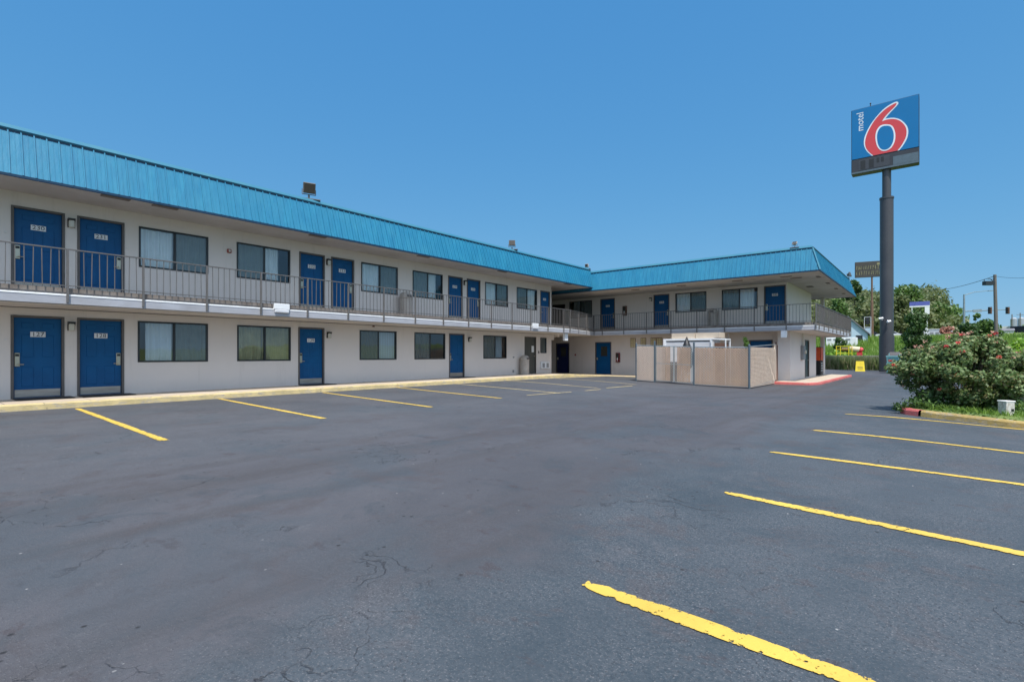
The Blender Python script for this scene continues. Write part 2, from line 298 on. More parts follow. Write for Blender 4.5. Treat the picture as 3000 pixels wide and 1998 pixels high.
# ------------------------------------------------------------------ mesh builder
class MB:
    def __init__(s): s.v = []; s.f = []; s.mi = []; s.m = 0
    def add(s, vs, fs):
        o = len(s.v); s.v += [tuple(p) for p in vs]; s.f += [tuple(i+o for i in f) for f in fs]; s.mi += [s.m]*len(fs); return s
    def box(s, x0, y0, z0, x1, y1, z1, bev=0.):
        if bev:
            b = min(bev, (x1-x0)*.45, (y1-y0)*.45, (z1-z0)*.45)
            bm = []                      # chamfered box as 24-corner hull
            X, Y, Z = (x0, x1), (y0, y1), (z0, z1); vs = []; idx = {}
            for i in (0, 1):
                for j in (0, 1):
                    for k in (0, 1):
                        sx, sy, sz = (1 if i == 0 else -1), (1 if j == 0 else -1), (1 if k == 0 else -1)
                        for a in range(3):
                            p = [X[i]+sx*b, Y[j]+sy*b, Z[k]+sz*b]; p[a] = (X[i], Y[j], Z[k])[a]
                            idx[(i, j, k, a)] = len(vs); vs.append(p)
            fs = []
            def q(*k): fs.append([idx[t] for t in k])
            for a in range(3):
                for c in (0, 1):
                    o = [t for t in range(3) if t != a]; seq = [(0, 0), (1, 0), (1, 1), (0, 1)]; ks = []
                    for u, w in seq:
                        t = [0, 0, 0]; t[a] = c; t[o[0]] = u; t[o[1]] = w; ks.append((*t, a))
                    q(*ks)
            for a in range(3):           # edges along axis a
                o = [t for t in range(3) if t != a]
                for u in (0, 1):
                    for w in (0, 1):
                        t0 = [0, 0, 0]; t1 = [0, 0, 0]; t1[a] = 1
                        for t in (t0, t1): t[o[0]] = u; t[o[1]] = w
                        q((*t0, o[0]), (*t1, o[0]), (*t1, o[1]), (*t0, o[1]))
            for i in (0, 1):
                for j in (0, 1):
                    for k in (0, 1): q((i, j, k, 0), (i, j, k, 1), (i, j, k, 2))
            return s.add(vs, fs)
        vs = [(x0, y0, z0), (x1, y0, z0), (x1, y1, z0), (x0, y1, z0), (x0, y0, z1), (x1, y0, z1), (x1, y1, z1), (x0, y1, z1)]
        return s.add(vs, [(0, 3, 2, 1), (4, 5, 6, 7), (0, 1, 5, 4), (1, 2, 6, 5), (2, 3, 7, 6), (3, 0, 4, 7)])
    def bar(s, a, b, w, h=None, up=(0, 0, 1)):
        a, b = Vector(a), Vector(b); d = (b-a).normalized(); h = h or w; up = Vector(up)
        if abs(d.dot(up)) > .95: up = Vector((0, 1, 0))
        r = d.cross(up).normalized()*(w/2); u = r.cross(d).normalized()*(h/2)
        vs = [a-r-u, a+r-u, a+r+u, a-r+u, b-r-u, b+r-u, b+r+u, b-r+u]
        return s.add(vs, [(0, 3, 2, 1), (4, 5, 6, 7), (0, 1, 5, 4), (1, 2, 6, 5), (2, 3, 7, 6), (3, 0, 4, 7)])
    def tube(s, pts, rad, n=10, cap=True):
        pts = [Vector(p) for p in pts]; rad = rad if isinstance(rad, (list, tuple)) else [rad]*len(pts); vs = []
        for i, p in enumerate(pts):
            d = (pts[min(i+1, len(pts)-1)]-pts[max(i-1, 0)]).normalized(); up = Vector((0, 0, 1)) if abs(d.z) < .9 else Vector((0, 1, 0))
            a = d.cross(up).normalized(); b = a.cross(d)
            for k in range(n): t = 2*math.pi*k/n; vs.append(p+(a*math.cos(t)+b*math.sin(t))*rad[i])
        fs = [(i*n+k, i*n+(k+1) % n, (i+1)*n+(k+1) % n, (i+1)*n+k) for i in range(len(pts)-1) for k in range(n)]
        if cap: fs += [tuple(range(n))[::-1], tuple((len(pts)-1)*n+k for k in range(n))]
        return s.add(vs, fs)
    def lathe(s, prof, n=20, c=(0, 0)):
        vs = [(c[0]+r*math.cos(2*math.pi*k/n), c[1]+r*math.sin(2*math.pi*k/n), z) for r, z in prof for k in range(n)]
        fs = [(i*n+k, i*n+(k+1) % n, (i+1)*n+(k+1) % n, (i+1)*n+k) for i in range(len(prof)-1) for k in range(n)]
        fs += [tuple(range(n))[::-1], tuple((len(prof)-1)*n+k for k in range(n))]
        return s.add(vs, fs)
    def prism(s, poly, z0, z1):          # plan polygon
        n = len(poly); vs = [(x, y, z0) for x, y in poly]+[(x, y, z1) for x, y in poly]
        return s.add(vs, [tuple(range(n))[::-1], tuple(range(n, 2*n))]+[(i, (i+1) % n, n+(i+1) % n, n+i) for i in range(n)])
    def slab_xz(s, poly, y0, y1):        # polygon in the x-z plane given a thickness in y
        n = len(poly); vs = [(x, y0, z) for x, z in poly]+[(x, y1, z) for x, z in poly]
        return s.add(vs, [tuple(range(n)), tuple(range(n, 2*n))[::-1]]+[(i, n+i, n+(i+1) % n, (i+1) % n) for i in range(n)])
    def build(s, name, mats, parent=None, loc=(0, 0, 0), rz=0., smooth=False):
        me = bpy.data.meshes.new(name); me.from_pydata(s.v, [], s.f); me.update()
        mats = mats if isinstance(mats, (list, tuple)) else [mats]
        for m in mats: me.materials.append(m if isinstance(m, bpy.types.Material) else MT[m])
        if len(mats) > 1: me.polygons.foreach_set('material_index', s.mi)
        if smooth: me.polygons.foreach_set('use_smooth', [True]*len(s.f))
        o = bpy.data.objects.new(name, me); COL.objects.link(o); o.location = loc; o.rotation_euler.z = rz
        if parent: o.parent = parent
        return o
def tag(o, label=None, cat=None, group=None, kind=None):
    if label: o['label'] = label
    if cat: o['category'] = cat
    if group: o['group'] = group
    if kind: o['kind'] = kind
    return o
def thing(name, loc=(0, 0, 0), rz=0., **k):
    o = bpy.data.objects.new(name, None); COL.objects.link(o); o.location = loc; o.rotation_euler.z = rz; o.empty_display_size = .3; return tag(o, **k)
def kids(o): return [c for c in bpy.data.objects if c.parent == o]
def copy_tree(o, parent=None):
    c = o.copy(); COL.objects.link(c); c.parent = parent if parent else o.parent
    for ch in kids(o): copy_tree(ch, c)
    return c
def text_mesh(txt, size, align='CENTER', shear=0.):
    cu = bpy.data.curves.new('t', 'FONT'); cu.body = txt; cu.size = size; cu.align_x = align; cu.align_y = 'CENTER'; cu.extrude = .0; cu.shear = shear; cu.resolution_u = 3
    ob = bpy.data.objects.new('t', cu); me = bpy.data.meshes.new_from_object(ob)
    v = [tuple(p.co) for p in me.vertices]; f = [tuple(p.vertices) for p in me.polygons]
    bpy.data.objects.remove(ob); bpy.data.meshes.remove(me); bpy.data.curves.remove(cu); return v, f
# ------------------------------------------------------------------ foliage
def leaf_obj(name, centers, nrm, size, mat, parent=None, aspect=1.6, ntri=4, loc=(0, 0, 0), two=None):
    n = len(centers); a = RNG.normal(size=(n, 3)); nrm = nrm/np.linalg.norm(nrm, axis=1, keepdims=True)
    t = np.cross(nrm, a); t /= np.linalg.norm(t, axis=1, keepdims=True); b = np.cross(nrm, t)
    s = np.broadcast_to(np.asarray(size), (n,)).reshape(-1, 1)
    V = np.stack([centers-t*s*.5*aspect, centers+b*s*.5-t*s*.1, centers+t*s*.5*aspect+nrm*s*.12, centers-b*s*.5-t*s*.1], 1).reshape(-1, 3)
    me = bpy.data.meshes.new(name); me.vertices.add(n*4); me.vertices.foreach_set('co', V.ravel())
    me.loops.add(n*4); me.loops.foreach_set('vertex_index', np.arange(n*4)); me.polygons.add(n)
    me.polygons.foreach_set('loop_start', np.arange(n)*4); me.polygons.foreach_set('loop_total', np.full(n, 4)); me.update(calc_edges=True)
    me.materials.append(MT[mat]); o = bpy.data.objects.new(name, me); COL.objects.link(o); o.location = loc
    if parent: o.parent = parent
    return o
def cloud(blobs, n, inner=.55):
    B = np.array(blobs, float); c = B[:, :3]; r = B[:, 3:6] if B.shape[1] >= 6 else np.repeat(B[:, 3:4], 3, 1)
    w = (r[:, 0]*r[:, 1]*r[:, 2])**(2/3); k = RNG.choice(len(B), n, p=w/w.sum())
    d = RNG.normal(size=(n, 3)); d /= np.linalg.norm(d, axis=1, keepdims=True)
    f = inner+(1-inner)*RNG.random((n, 1))**.7; f *= 1+.12*RNG.normal(size=(n, 1))
    return c[k]+d*r[k]*f, d+.7*RNG.normal(size=(n, 3))
def crown_blobs(w, h, n, z0, seed, flat=.75, depth=None):
    rr = random.Random(seed); out = []; depth = depth or w
    for i in range(n):
        a = rr.uniform(0, 6.28); q = math.sqrt(rr.random())*.72; zf = rr.random()
        wide = math.sin(math.pi*(.18+.72*zf))**.7
        br = rr.uniform(.16, .30)*min(w, h*1.3)
        out.append((math.cos(a)*q*w/2*wide, math.sin(a)*q*depth/2*wide, z0+h*(.08+.84*zf), br, br, br*flat))
    return out
def tree(name, base, w, h, trunk_h, label, mat, seed, n=1500, leaf=.5, nb=22, cat='tree', group=None, trunk='trunk'):
    root = thing(name, base, label=label, cat=cat, group=group); rr = random.Random(seed)
    blobs = crown_blobs(w, h-trunk_h, nb, trunk_h, seed)
    P, N = cloud(blobs, n); leaf_obj('crown', P, N, leaf*(.6+.8*RNG.random(n)), mat, root)
    mb = MB(); r = max(.04, h*.022)
    mb.tube([(0, 0, -.3), (.02*h, 0, trunk_h*.6), (0, .01*h, trunk_h+.25*(h-trunk_h)), (0, 0, trunk_h+.7*(h-trunk_h))], [r*1.3, r, r*.7, r*.2], 7)
    for i in range(min(9, nb)):
        b = blobs[i]; z = trunk_h*.7+rr.random()*.3*(h-trunk_h); mb.tube([(0, 0, z), (b[0]*.5, b[1]*.5, (z+b[2])/2+.03*h), (b[0], b[1], b[2])], [r*.55, r*.35, r*.12], 5)
    mb.build(trunk, 'bark', root, smooth=True); return root
# ------------------------------------------------------------------ key numbers of the motel
XW, YW = -17.64, 30.4             # wall planes of the two wings
Y_END_L = 25.0                    # end of the left wing
X_END = -6.04                     # end wall of the right wing
Z1 = .15; Z2 = 2.85               # sidewalk and gallery levels
motel = thing('motel_building', (-17, 15, 0), label='two storey L-shaped motel with blue metal fascia, blue doors and railed gallery', cat='building')
MP = Vector(motel.location)
def mbuild(mb, name, mats, **k):
    mb.v = [tuple(Vector(p)-MP) for p in mb.v]; return mb.build(name, mats, motel, **k)
def wall_holes(mb, u0, u1, z0, z1, holes, f):       # f(u,z)->point ; rectangle with rectangular openings
    us = sorted({u0, u1, *[h[0] for h in holes], *[h[1] for h in holes]}); zs = sorted({z0, z1, *[h[2] for h in holes], *[h[3] for h in holes]})
    for a, b in zip(us, us[1:]):
        for c, d in zip(zs, zs[1:]):
            m, n = (a+b)/2, (c+d)/2
            if any(h[0] < m < h[1] and h[2] < n < h[3] for h in holes): continue
            mb.add([f(a, c), f(b, c), f(b, d), f(a, d)], [(0, 1, 2, 3)])
def reveal(mb, h, f, fin):                          # sides of an opening running inwards
    a, b, c, d = h
    for p, q in (((a, c), (b, c)), ((b, c), (b, d)), ((b, d), (a, d)), ((a, d), (a, c))):
        mb.add([f(*p), f(*q), fin(*q), fin(*p)], [(0, 1, 2, 3)])
def LY(px): return on_x(px, XW)
def RX(px): return on_y(px, YW)
# openings, left wing : (kind, y0, y1, z0, z1, options)
L_doors = [  # px0, px1, level, number, handle side (-1 left), kick plate, lamp
    (32, 190, 2, '230', -1), (226, 364.5, 2, '231', 1), (876.4, 951.4, 2, '232', -1), (969.8, 1037.4, 2, '233', 1),
    (1312.6, 1355, 2, '234', -1), (1367.6, 1407, 2, '235', 1), (1582.7, 1610.7, 2, '236', -1),
    (31, 188.5, 1, '127', -1), (225.8, 363.5, 1, '128', 1), (873.5, 950, 1, '129', -1), (1315.5, 1360.5, 1, '', -1)]
L_wins = [  # px0, px1, level, bright side
    (406.6, 610, 2, 'L'), (693.3, 850, 2, 'R'), (1058, 1165, 2, 'L'), (1208.7, 1296.4, 2, 'R'), (1421, 1487.5, 2, 'L'), (1513.8, 1573, 2, 'R'),
    (403.4, 609, 1, 'G'), (694.6, 851.5, 1, 'O'), (1053.5, 1161.5, 1, 'B'), (1214, 1304, 1, 'D'), (1416, 1483.7, 1, 'E')]
holes_L = []
def lvl(k): return Z1 if k == 1 else Z2
DT = {1: 2.25, 2: 4.98}
WZ = {1: (1.04, 2.23), 2: (3.79, 4.96)}
doors = []; wins = []
for a, b, k, num, hs in L_doors: doors.append(('L', LY(a), LY(b), lvl(k)+.01, DT[k], num, hs, k))
for a, b, k, s in L_wins: wins.append(('L', LY(a), LY(b), *WZ[k], s, k))
# rows further along the wing, out of the picture
for k in (1, 2):
    wins.append(('L', -4.6, -2.8, *WZ[k], 'L' if k == 2 else 'O', k)); wins.append(('L', -1.2, .6, *WZ[k], 'R' if k == 2 else 'B', k))
grey_door = (LY(1536.7), LY(1570.4), Z1+.01, 2.25); small_win = (LY(1583), LY(1600.5), 1.28+.55, 2.25)
small_win = (small_win[0], small_win[1], 1.33, 2.23)
ZR = -.08
R_doors = [(1759, 1801.3, '237', 1), (1914.8, 1961, '238', 1), (2238.5, 2302, '240', -1)]
for a, b, num, hs in R_doors: doors.append(('R', RX(a), RX(b), Z2+.01, 4.99, num, hs, 2))
R_wins = [(1668.6, 1734.4, 2, 'H'), (1979, 2069.5, 2, 'L'), (2114.8, 2219.4, 2, 'R')]
for a, b, k, s in R_wins: wins.append(('R', RX(a), RX(b), 3.80, 4.97, s, k))
svc = [('R', RX(1629), RX(1668), ZR, 2.06, 'dark_blue'), ('R', RX(1744), RX(1791), ZR, 2.08, 'door_blue'), ('R', RX(2195), RX(2264), ZR, 2.05, 'door_blue')]
hL = [(d[1], d[2], d[3], d[4]) for d in doors if d[0] == 'L']+[(w[1], w[2], w[3], w[4]) for w in wins if w[0] == 'L']+[grey_door, small_win]
hR = [(d[1], d[2], d[3], d[4]) for d in doors if d[0] == 'R']+[(w[1], w[2], w[3], w[4]) for w in wins if w[0] == 'R']+[(s[1], s[2], s[3], s[4]) for s in svc]
stair_open = (RX(1619), RX(1656), Z2+.01, 4.83)
hR.append(stair_open)
# left wing walls
mb = MB(); fL = lambda u, z: (XW, u, z); fLi = lambda u, z: (XW-.14, u, z)
wall_holes(mb, -8, Y_END_L, -.1, 5.34, hL, fL)
for h in hL: reveal(mb, h, fL, fLi)
mb.add([(XW, Y_END_L, -.2), (-27, Y_END_L, -.2), (-27, Y_END_L, 5.34), (XW, Y_END_L, 5.34)], [(0, 1, 2, 3)])
mb.add([(XW, -8, -.2), (-27, -8, -.2), (-27, -8, 5.34), (XW, -8, 5.34)], [(3, 2, 1, 0)])
mb.add([(-27, Y_END_L, -.2), (-27, -8, -.2), (-27, -8, 5.34), (-27, Y_END_L, 5.34)], [(0, 1, 2, 3)])
mb.add([(-27, -8, Z1), (XW-.001, -8, Z1), (XW-.001, Y_END_L, Z1), (-27, Y_END_L, Z1)], [(0, 1, 2, 3)])
mb.add([(-27, -8, Z2-.15), (XW-.15, -8, Z2-.15), (XW-.15, Y_END_L, Z2-.15), (-27, Y_END_L, Z2-.15)], [(0, 1, 2, 3)])
mb.box(-22.2, -8, .16, -22.0, Y_END_L-.01, 5.3)
tag(mbuild(mb, 'wall', 'wall'), label='long off-white wall of the left wing')
# right wing walls
mb = MB(); fR = lambda u, z: (u, YW, z); fRi = lambda u, z: (u, YW+.14, z)
wall_holes(mb, -27, X_END, -.3, 5.14, hR, fR)
for h in hR: reveal(mb, h, fR, fRi)
GX = -5.76
Y_SH = on_x(2390.7, GX)
# end wall with a service door
ed = (on_x(2358, GX), on_x(2370, GX), ZR, 2.1)
wall_holes(mb, 29.72, Y_SH, -.35, 2.47, [ed], lambda u, z: (GX, u, z)); reveal(mb, ed, lambda u, z: (GX, u, z), lambda u, z: (GX-.12, u, z))
mb.add([(-6.36, 29.72, -.35), (GX, 29.72, -.35), (GX, 29.72, 2.47), (-6.36, 29.72, 2.47)], [(0, 1, 2, 3)])
mb.add([(-6.36, YW-.002, -.35), (-6.36, 29.72, -.35), (-6.36, 29.72, 2.47), (-6.36, YW-.002, 2.47)], [(0, 1, 2, 3)])
mb.add([(GX, Y_SH, -.35), (-12, Y_SH, -.35), (-12, Y_SH, 2.47), (GX, Y_SH, 2.47)], [(0, 1, 2, 3)])
mb.add([(X_END, YW, 2.6), (X_END, 37.4, 2.6), (X_END, 37.4, 5.14), (X_END, YW, 5.14)], [(0, 1, 2, 3)])
mb.add([(X_END, 37.4, 2.6), (-12, 37.4, 2.6), (-12, 37.4, 5.14), (X_END, 37.4, 5.14)], [(0, 1, 2, 3)])
mb.add([(-27, 40, -.3), (-12, 40, -.3), (-12, 40, 5.14), (-27, 40, 5.14)], [(3, 2, 1, 0)])
mb.add([(-12, 40, -.3), (-12, Y_SH, -.3), (-12, Y_SH, 5.14), (-12, 40, 5.14)], [(3, 2, 1, 0)])
mb.add([(-27, YW, -.3), (-27, 40, -.3), (-27, 40, 5.14), (-27, YW, 5.14)], [(0, 1, 2, 3)])
mb.box(-24.0, Y_END_L+.003, -.2, -23.8, YW-.003, 5.1)      # back of the passage between the wings
mb.box(-27, YW+2.5, -.25, -6.3, YW+2.6, 5.0)
tag(mbuild(mb, 'wall', 'wall'), label='off-white wall of the far wing')
mb = MB(); mb.box(-6.0, 40.5, -.3, -5.80, 41.1, 2.47); tag(mbuild(mb, 'column', 'wall'), label='square pier under the gallery end')
mb = MB(); mb.box(-6.0, 40.5, 2.86, -5.80, 40.9, 5.1); mbuild(mb, 'column', 'wall')
# --- mitred sweeps
def offset_path(path, o):
    out = []
    P = [Vector(p) for p in path]
    for i, p in enumerate(P):
        ns = []
        if i > 0: d = (P[i]-P[i-1]).normalized(); ns.append(Vector((d.y, -d.x)))
        if i < len(P)-1: d = (P[i+1]-P[i]).normalized(); ns.append(Vector((d.y, -d.x)))
        n = ns[0] if len(ns) == 1 else (ns[0]+ns[1])/(1+ns[0].dot(ns[1]))
        out.append(p+n*o)
    return out
def sweep(mb, path, prof):     # prof: (outward offset, z)
    rows = [[(*q, z) for q in offset_path(path, o)] for o, z in prof]; n = len(path)
    vs = [p for r in rows for p in r]; fs = [(i*n+k, i*n+k+1, (i+1)*n+k+1, (i+1)*n+k) for i in range(len(prof)-1) for k in range(n-1)]
    mb.add(vs, fs)
def fascia(path, zb, zt, lean, rib0=True, label=None):
    mb = MB(); sweep(mb, path, [(-.02, zb+.05), (0, zb+.05), (-lean, zt)]); 
    # ribs
    for i in range(len(path)-1):
        a, b = Vector(path[i]), Vector(path[i+1]); L = (b-a).length; d = (b-a)/L; n = Vector((d.y, -d.x)); s0 = .11
        a3 = i > 0; b3 = i < len(path)-2
        k = 0; s = s0
        while s < L-.03:
            wob = .004*math.sin(s*7.3)
            # clip against hips
            p = a+d*s; big = (k % 2 == 0); w = .026 if big else .012; h = .030 if big else .009
            zt2 = zt; zb2 = zb+.06
            if b3 and L-s < lean: zt2 = zb+.05+(zt-zb-.05)*(L-s)/lean
            if a3 and s < lean: zt2 = zb+.05+(zt-zb-.05)*s/lean
            f = (zt2-zb-.05)/(zt-zb-.05)
            q0 = Vector((*(p+n*(h*.5+wob)), zb2)); q1 = Vector((*(p+n*(h*.5-lean*f)), zt2-.01))
            if f > .08: mb.bar(q0, q1, h, w, up=(d.x, d.y, 0))
            s += .1112; k += 1
    tag(mbuild(mb, 'roof_fascia', 'blue_metal'), label=label)
    mb = MB()
    sweep(mb, path, [(-.03, zb), (.022, zb), (.026, zb+.058), (-.01, zb+.062)])
    sweep(mb, path, [(-lean+.018, zt-.045), (-lean+.022, zt-.005), (-lean, zt)])
    mbuild(mb, 'edge_trim', 'navy_trim')
    mb = MB(); sweep(mb, path, [(-lean+.03, zt-.004), (-lean+.055, zt+.03), (-lean-.05, zt+.14), (-lean-.30, zt+.15), (-lean-.30, zt-.2)])
    mbuild(mb, 'roof_cap', 'blue_cap')
ZBL, ZBR = 5.305, 5.11
fascia([(-16.1, -8.5), (-16.1, 27.5)], ZBL, 6.46, .35, label='standing seam blue metal fascia of the left wing')
fascia([(-19.4, 27.1), (-4.04, 27.1), (-4.04, 41.3), (-24, 41.3)], ZBR, 6.27, .35, label='standing seam blue metal fascia of the far wing')
mb = MB()   # hip strip at the outer corner
mb.bar((-4.03, 27.09, ZBR+.06), (-4.38, 27.44, 6.27), .07, .05); mbuild(mb, 'hip_strip', 'blue_cap')
mb = MB(); mb.box(-27, -8.4, 6.42, -16.5, 27.6, 6.50); mb.box(-26.9, 27.65, 6.2, -4.6, 40.8, 6.30); mbuild(mb, 'flat_roof', 'shingle')
# soffits
mb = MB()
mb.box(-27, -8.4, ZBL+.02, -16.13, 27.08, ZBL+.05)
mb.box(-27, 27.13, ZBR+.02, -4.07, 41.25, ZBR+.05)
mbuild(mb, 'soffit', 'soffit')
def vent(x0, y0, x1, y1, z):
    mb = MB(); mb.box(x0, y0, z-.004, x1, y1, z+.032, .003); mbuild(mb, 'soffit_vent', 'vent')
for y in (3.3, 4.4, 8.9, 13.6, 18.6, 24.4): vent(-16.36, y, -16.2, y+.6, ZBL-.004)
for x in (-14, -11.2, -8.2, -5.9): vent(x, 28.1, x+.5, 28.26, ZBR-.004)
for y in (29.0, 32.0, 35.0, 38.2): vent(-4.5, y, -4.34, y+.5, ZBR-.004)
vent(-5.6, 28.9, -5.1, 29.05, ZBR-.004); vent(-5.6, 33, -5.3, 33.6, ZBR-.004)
# gallery slab
edge = [(-15.94, -8.3), (-15.94, 24.3), (-17.0, 28.8), (-4.52, 28.8), (-4.52, 42.5)]
mb = MB(); poly = edge+[(-5.9, 42.5), (-5.9, 37.4), (-6.0, YW+.1), (-17.3, YW+.1), (-24, YW+.1), (-24, Y_END_L-.02), (XW-.05, Y_END_L-.02), (XW-.05, -8.3)]
n = len(poly); mb.add([(x, y, Z2) for x, y in poly], [tuple(range(n))]); mb.add([(x, y, 2.475) for x, y in poly], [tuple(range(n))[::-1]])
sweep(mb, edge, [(0, Z2), (0, 2.475)])
mb.add([(-4.52, 42.5, Z2), (-5.9, 42.5, Z2), (-5.9, 42.5, 2.475), (-4.52, 42.5, 2.475)], [(0, 1, 2, 3)])
mb.box(-12, 37.35, 2.6, -5.9, 42.4, 2.84)
mbuild(mb, 'gallery_floor', 'slab_edge')
mb = MB(); sweep(mb, edge, [(.055, 2.658), (.055, 2.470), (-.10, 2.470)]); mbuild(mb, 'gallery_band', 'band_face')
mb = MB(); sweep(mb, edge, [(.004, 2.705), (.06, 2.69), (.064, 2.66), (.04, 2.658)]); mbuild(mb, 'gallery_ledge', 'white')
mb = MB()   # underside of the gallery
poly2 = [(-16.06, -8.3), (-16.06, 24.25), (-17.1, 28.9), (-4.64, 28.9), (-4.64, 42.4), (-5.95, 42.4), (-6.2, YW-.01), (-17.3, YW-.01), (-23.8, YW-.01), (-23.8, Y_END_L+.02), (XW+.003, Y_END_L+.02), (XW+.003, -8.3)]
mb.prism(poly2, 2.455, 2.472); mbuild(mb, 'gallery_ceiling', 'soffit')
mb = MB(); mb.bar((-17.52, -8.3, 2.445), (-17.52, 24.9, 2.445), .04, .02); mbuild(mb, 'conduit', 'rail')
# railings
def railing(p0, p1, first_post=0., label=None, ends=(True, True)):
    a, b = Vector(p0), Vector(p1); L = (b-a).length; d = (b-a)/L; mb = MB()
    P = lambda s, z: (a.x+d.x*s, a.y+d.y*s, z)
    mb.bar(P(0, 3.765), P(L, 3.765), .042, .028); mb.bar(P(0, 2.90), P(L, 2.90), .03, .022)
    s = first_post % .1507; k = round((first_post-s)/.1507)
    i = -k
    while s < L:
        if i % 10 == 0: mb.bar(P(s, 2.50), P(s, 3.76), .045, .045, up=(d.x, d.y, 0))
        else:
            w = .006*math.sin(i*3.7); mb.bar(P(s+w, 2.83), P(s-w, 3.755), .016, .016, up=(d.x, d.y, 0))
        s += .1507; i += 1
    mb.bar(P(.0, 2.50), P(.0, 3.76), .045, .045); mb.bar(P(L, 2.50), P(L, 3.76), .045, .045)
    tag(mbuild(mb, 'railing', 'rail'), label=label)
railing((-15.86, -8.2), (-15.86, 24.3), 10.8-.02, 'long railing of thin balusters along the left wing gallery')
railing((-15.88, 24.33), (-16.94, 28.72), 0, 'short slanting railing at the inner corner')
railing((-16.9, 28.72), (-4.44, 28.72), .6, 'railing along the far wing gallery')
railing((-4.44, 28.75), (-4.44, 42.4), .9, 'railing round the end gallery')
# ------------------------------------------------------------------ doors
plate_cache = {}
def make_door(wing, u0, u1, z0, z1, num, hs, k, glazed=False, mat='door_blue', label=None, kick=True):
    w = u1-u0; h = z1-z0; rz = math.pi/2 if wing == 'L' else 0.
    loc = Vector((XW, u0, z0)) if wing == 'L' else Vector((u0, YW, z0))
    ft = .055; lw0, lw1, lh = ft, w-ft, h-ft
    mb = MB()
    yb = .055      # leaf face sits back in the frame (outward is -y)
    mb.box(lw0, yb, .012, lw1, yb+.045, lh, .003)
    if not glazed:                                     # six raised panels
        W = lw1-lw0; cols = ((lw0+.13*W, lw0+.44*W), (lw0+.56*W, lw0+.87*W))
        rows = ((.13, .40), (.50, .80), (.86, .95)) if True else ()
        for c0, c1 in cols:
            for r0, r1 in rows:
                a0, a1 = r0*lh, r1*lh; e = .03
                mb.add([(c0, yb-.001, a0), (c1, yb-.001, a0), (c1, yb-.001, a1), (c0, yb-.001, a1),
                        (c0+.012, yb+.012, a0+.012), (c1-.012, yb+.012, a0+.012), (c1-.012, yb+.012, a1-.012), (c0+.012, yb+.012, a1-.012)],
                       [(0, 1, 5, 4), (1, 2, 6, 5), (2, 3, 7, 6), (3, 0, 4, 7)])
                mb.box(c0+e, yb-.012, a0+e, c1-e, yb+.01, a1-e, .008)
    leaf = mb.build('door', mat, motel, loc-MP, rz)
    if label: tag(leaf, label=label)
    mb = MB(); mb.box(0, -.022, 0, ft, .10, h, .004); mb.box(w-ft, -.022, 0, w, .10, h, .004); mb.box(ft+.001, -.022, h-ft, w-ft-.001, .10, h, .004)
    mb.build('door_frame', 'frame_brown', leaf)
    if kick and not glazed:
        mb = MB(); mb.box(lw0+.02, yb-.018, .03, lw1-.02, yb-.013, .22, .001); mb.build('kick_plate', 'steel', leaf)
    mb = MB(); mb.box(ft, .0, -.004, w-ft, .10, .011); mb.build('threshold', 'steel', leaf)
    hx = lw0+.065 if hs < 0 else lw1-.065
    mb = MB()
    if glazed:
        mb.box(hx-.06, yb-.03, .95, hx+.06, yb, 1.12, .01); mb.tube([(hx, yb-.03, 1.0), (hx, yb-.07, 1.0)], .028, 12)
    else:
        mb.box(hx-.052, yb-.030, .80, hx+.052, yb-.001, 1.15, .010); mb.m = 1; mb.box(hx-.036, yb-.042, 1.06, hx+.036, yb-.030, 1.12, .004); mb.m = 0
        mb.tube([(hx, yb-.03, .86), (hx, yb-.07, .86)], .014, 8); mb.tube([(hx, yb-.068, .86), (hx-hs*.12, yb-.066, .855)], .011, 8)
    mb.build('handle', ['brass', 'black'], leaf)
    if num:
        v, f = text_mesh(num, .145); cx = (lw0+lw1)/2; zc = 1.62 if k == 1 else 1.64
        mb = MB(); mb.box(cx-.145, yb-.020, zc-.068, cx+.145, yb-.013, zc+.068, .002)
        mb.m = 1; mb.add([(cx+x*1.12, yb-.0225, zc+y) for x, y, _ in v], f)
        mb.build('number_plate', ['plate', 'digit'], leaf)
    if glazed:
        mb = MB(); a0, a1 = lw0+.30*(lw1-lw0), lw0+.78*(lw1-lw0)
        mb.box(a0, yb-.012, .56*lh, a1, yb-.001, .90*lh, .004); mb.m = 1; mb.box(a0+.03, yb-.016, .56*lh+.03, a1-.03, yb-.011, .90*lh-.03); mb.build('window', [mat, 'dark_glass'], leaf)
    return leaf
for d in doors: make_door(*d, label=('blue door numbered '+d[5]+(' on the gallery' if d[7] == 2 else ' at ground level')) if d[5] else 'blue door without a number plate')
make_door('R', *svc[0][1:5], '', -1, 1, True, 'dark_blue', 'very dark blue door with a window panel in the passage')
make_door('R', *svc[1][1:5], '', -1, 1, True, 'door_blue', 'blue service door with a square window')
make_door('R', *svc[2][1:5], '', -1, 1, False, 'door_blue', 'blue door hidden behind the slatted enclosure')
def plain_door(wing, u0, u1, z0, z1, mat, label, paper=False):
    w, h = u1-u0, z1-z0; loc, rz = {'L': (Vector((XW, u0, z0)), math.pi/2), 'E': (Vector((GX, u0, z0)), math.pi/2), 'R': (Vector((u0, YW, z0)), 0.)}[wing]
    mb = MB(); mb.box(.05, .05, .01, w-.05, .09, h-.05, .003); d = tag(mb.build('door', mat, motel, loc-MP, rz), label=label)
    mb = MB(); mb.box(0, -.02, 0, .05, .1, h, .003); mb.box(w-.05, -.02, 0, w, .1, h, .003); mb.box(.051, -.02, h-.05, w-.051, .1, h, .003); mb.build('door_frame', 'frame_brown', d)
    mb = MB(); mb.tube([(w-.12, .05, 1.0), (w-.12, .0, 1.0)], .03, 10); mb.build('handle', 'brass', d)
    if paper: mb = MB(); mb.box(w*.66, .042, 1.22, w*.66+.22, .048, 1.58); mb.build('notice', 'white', d)
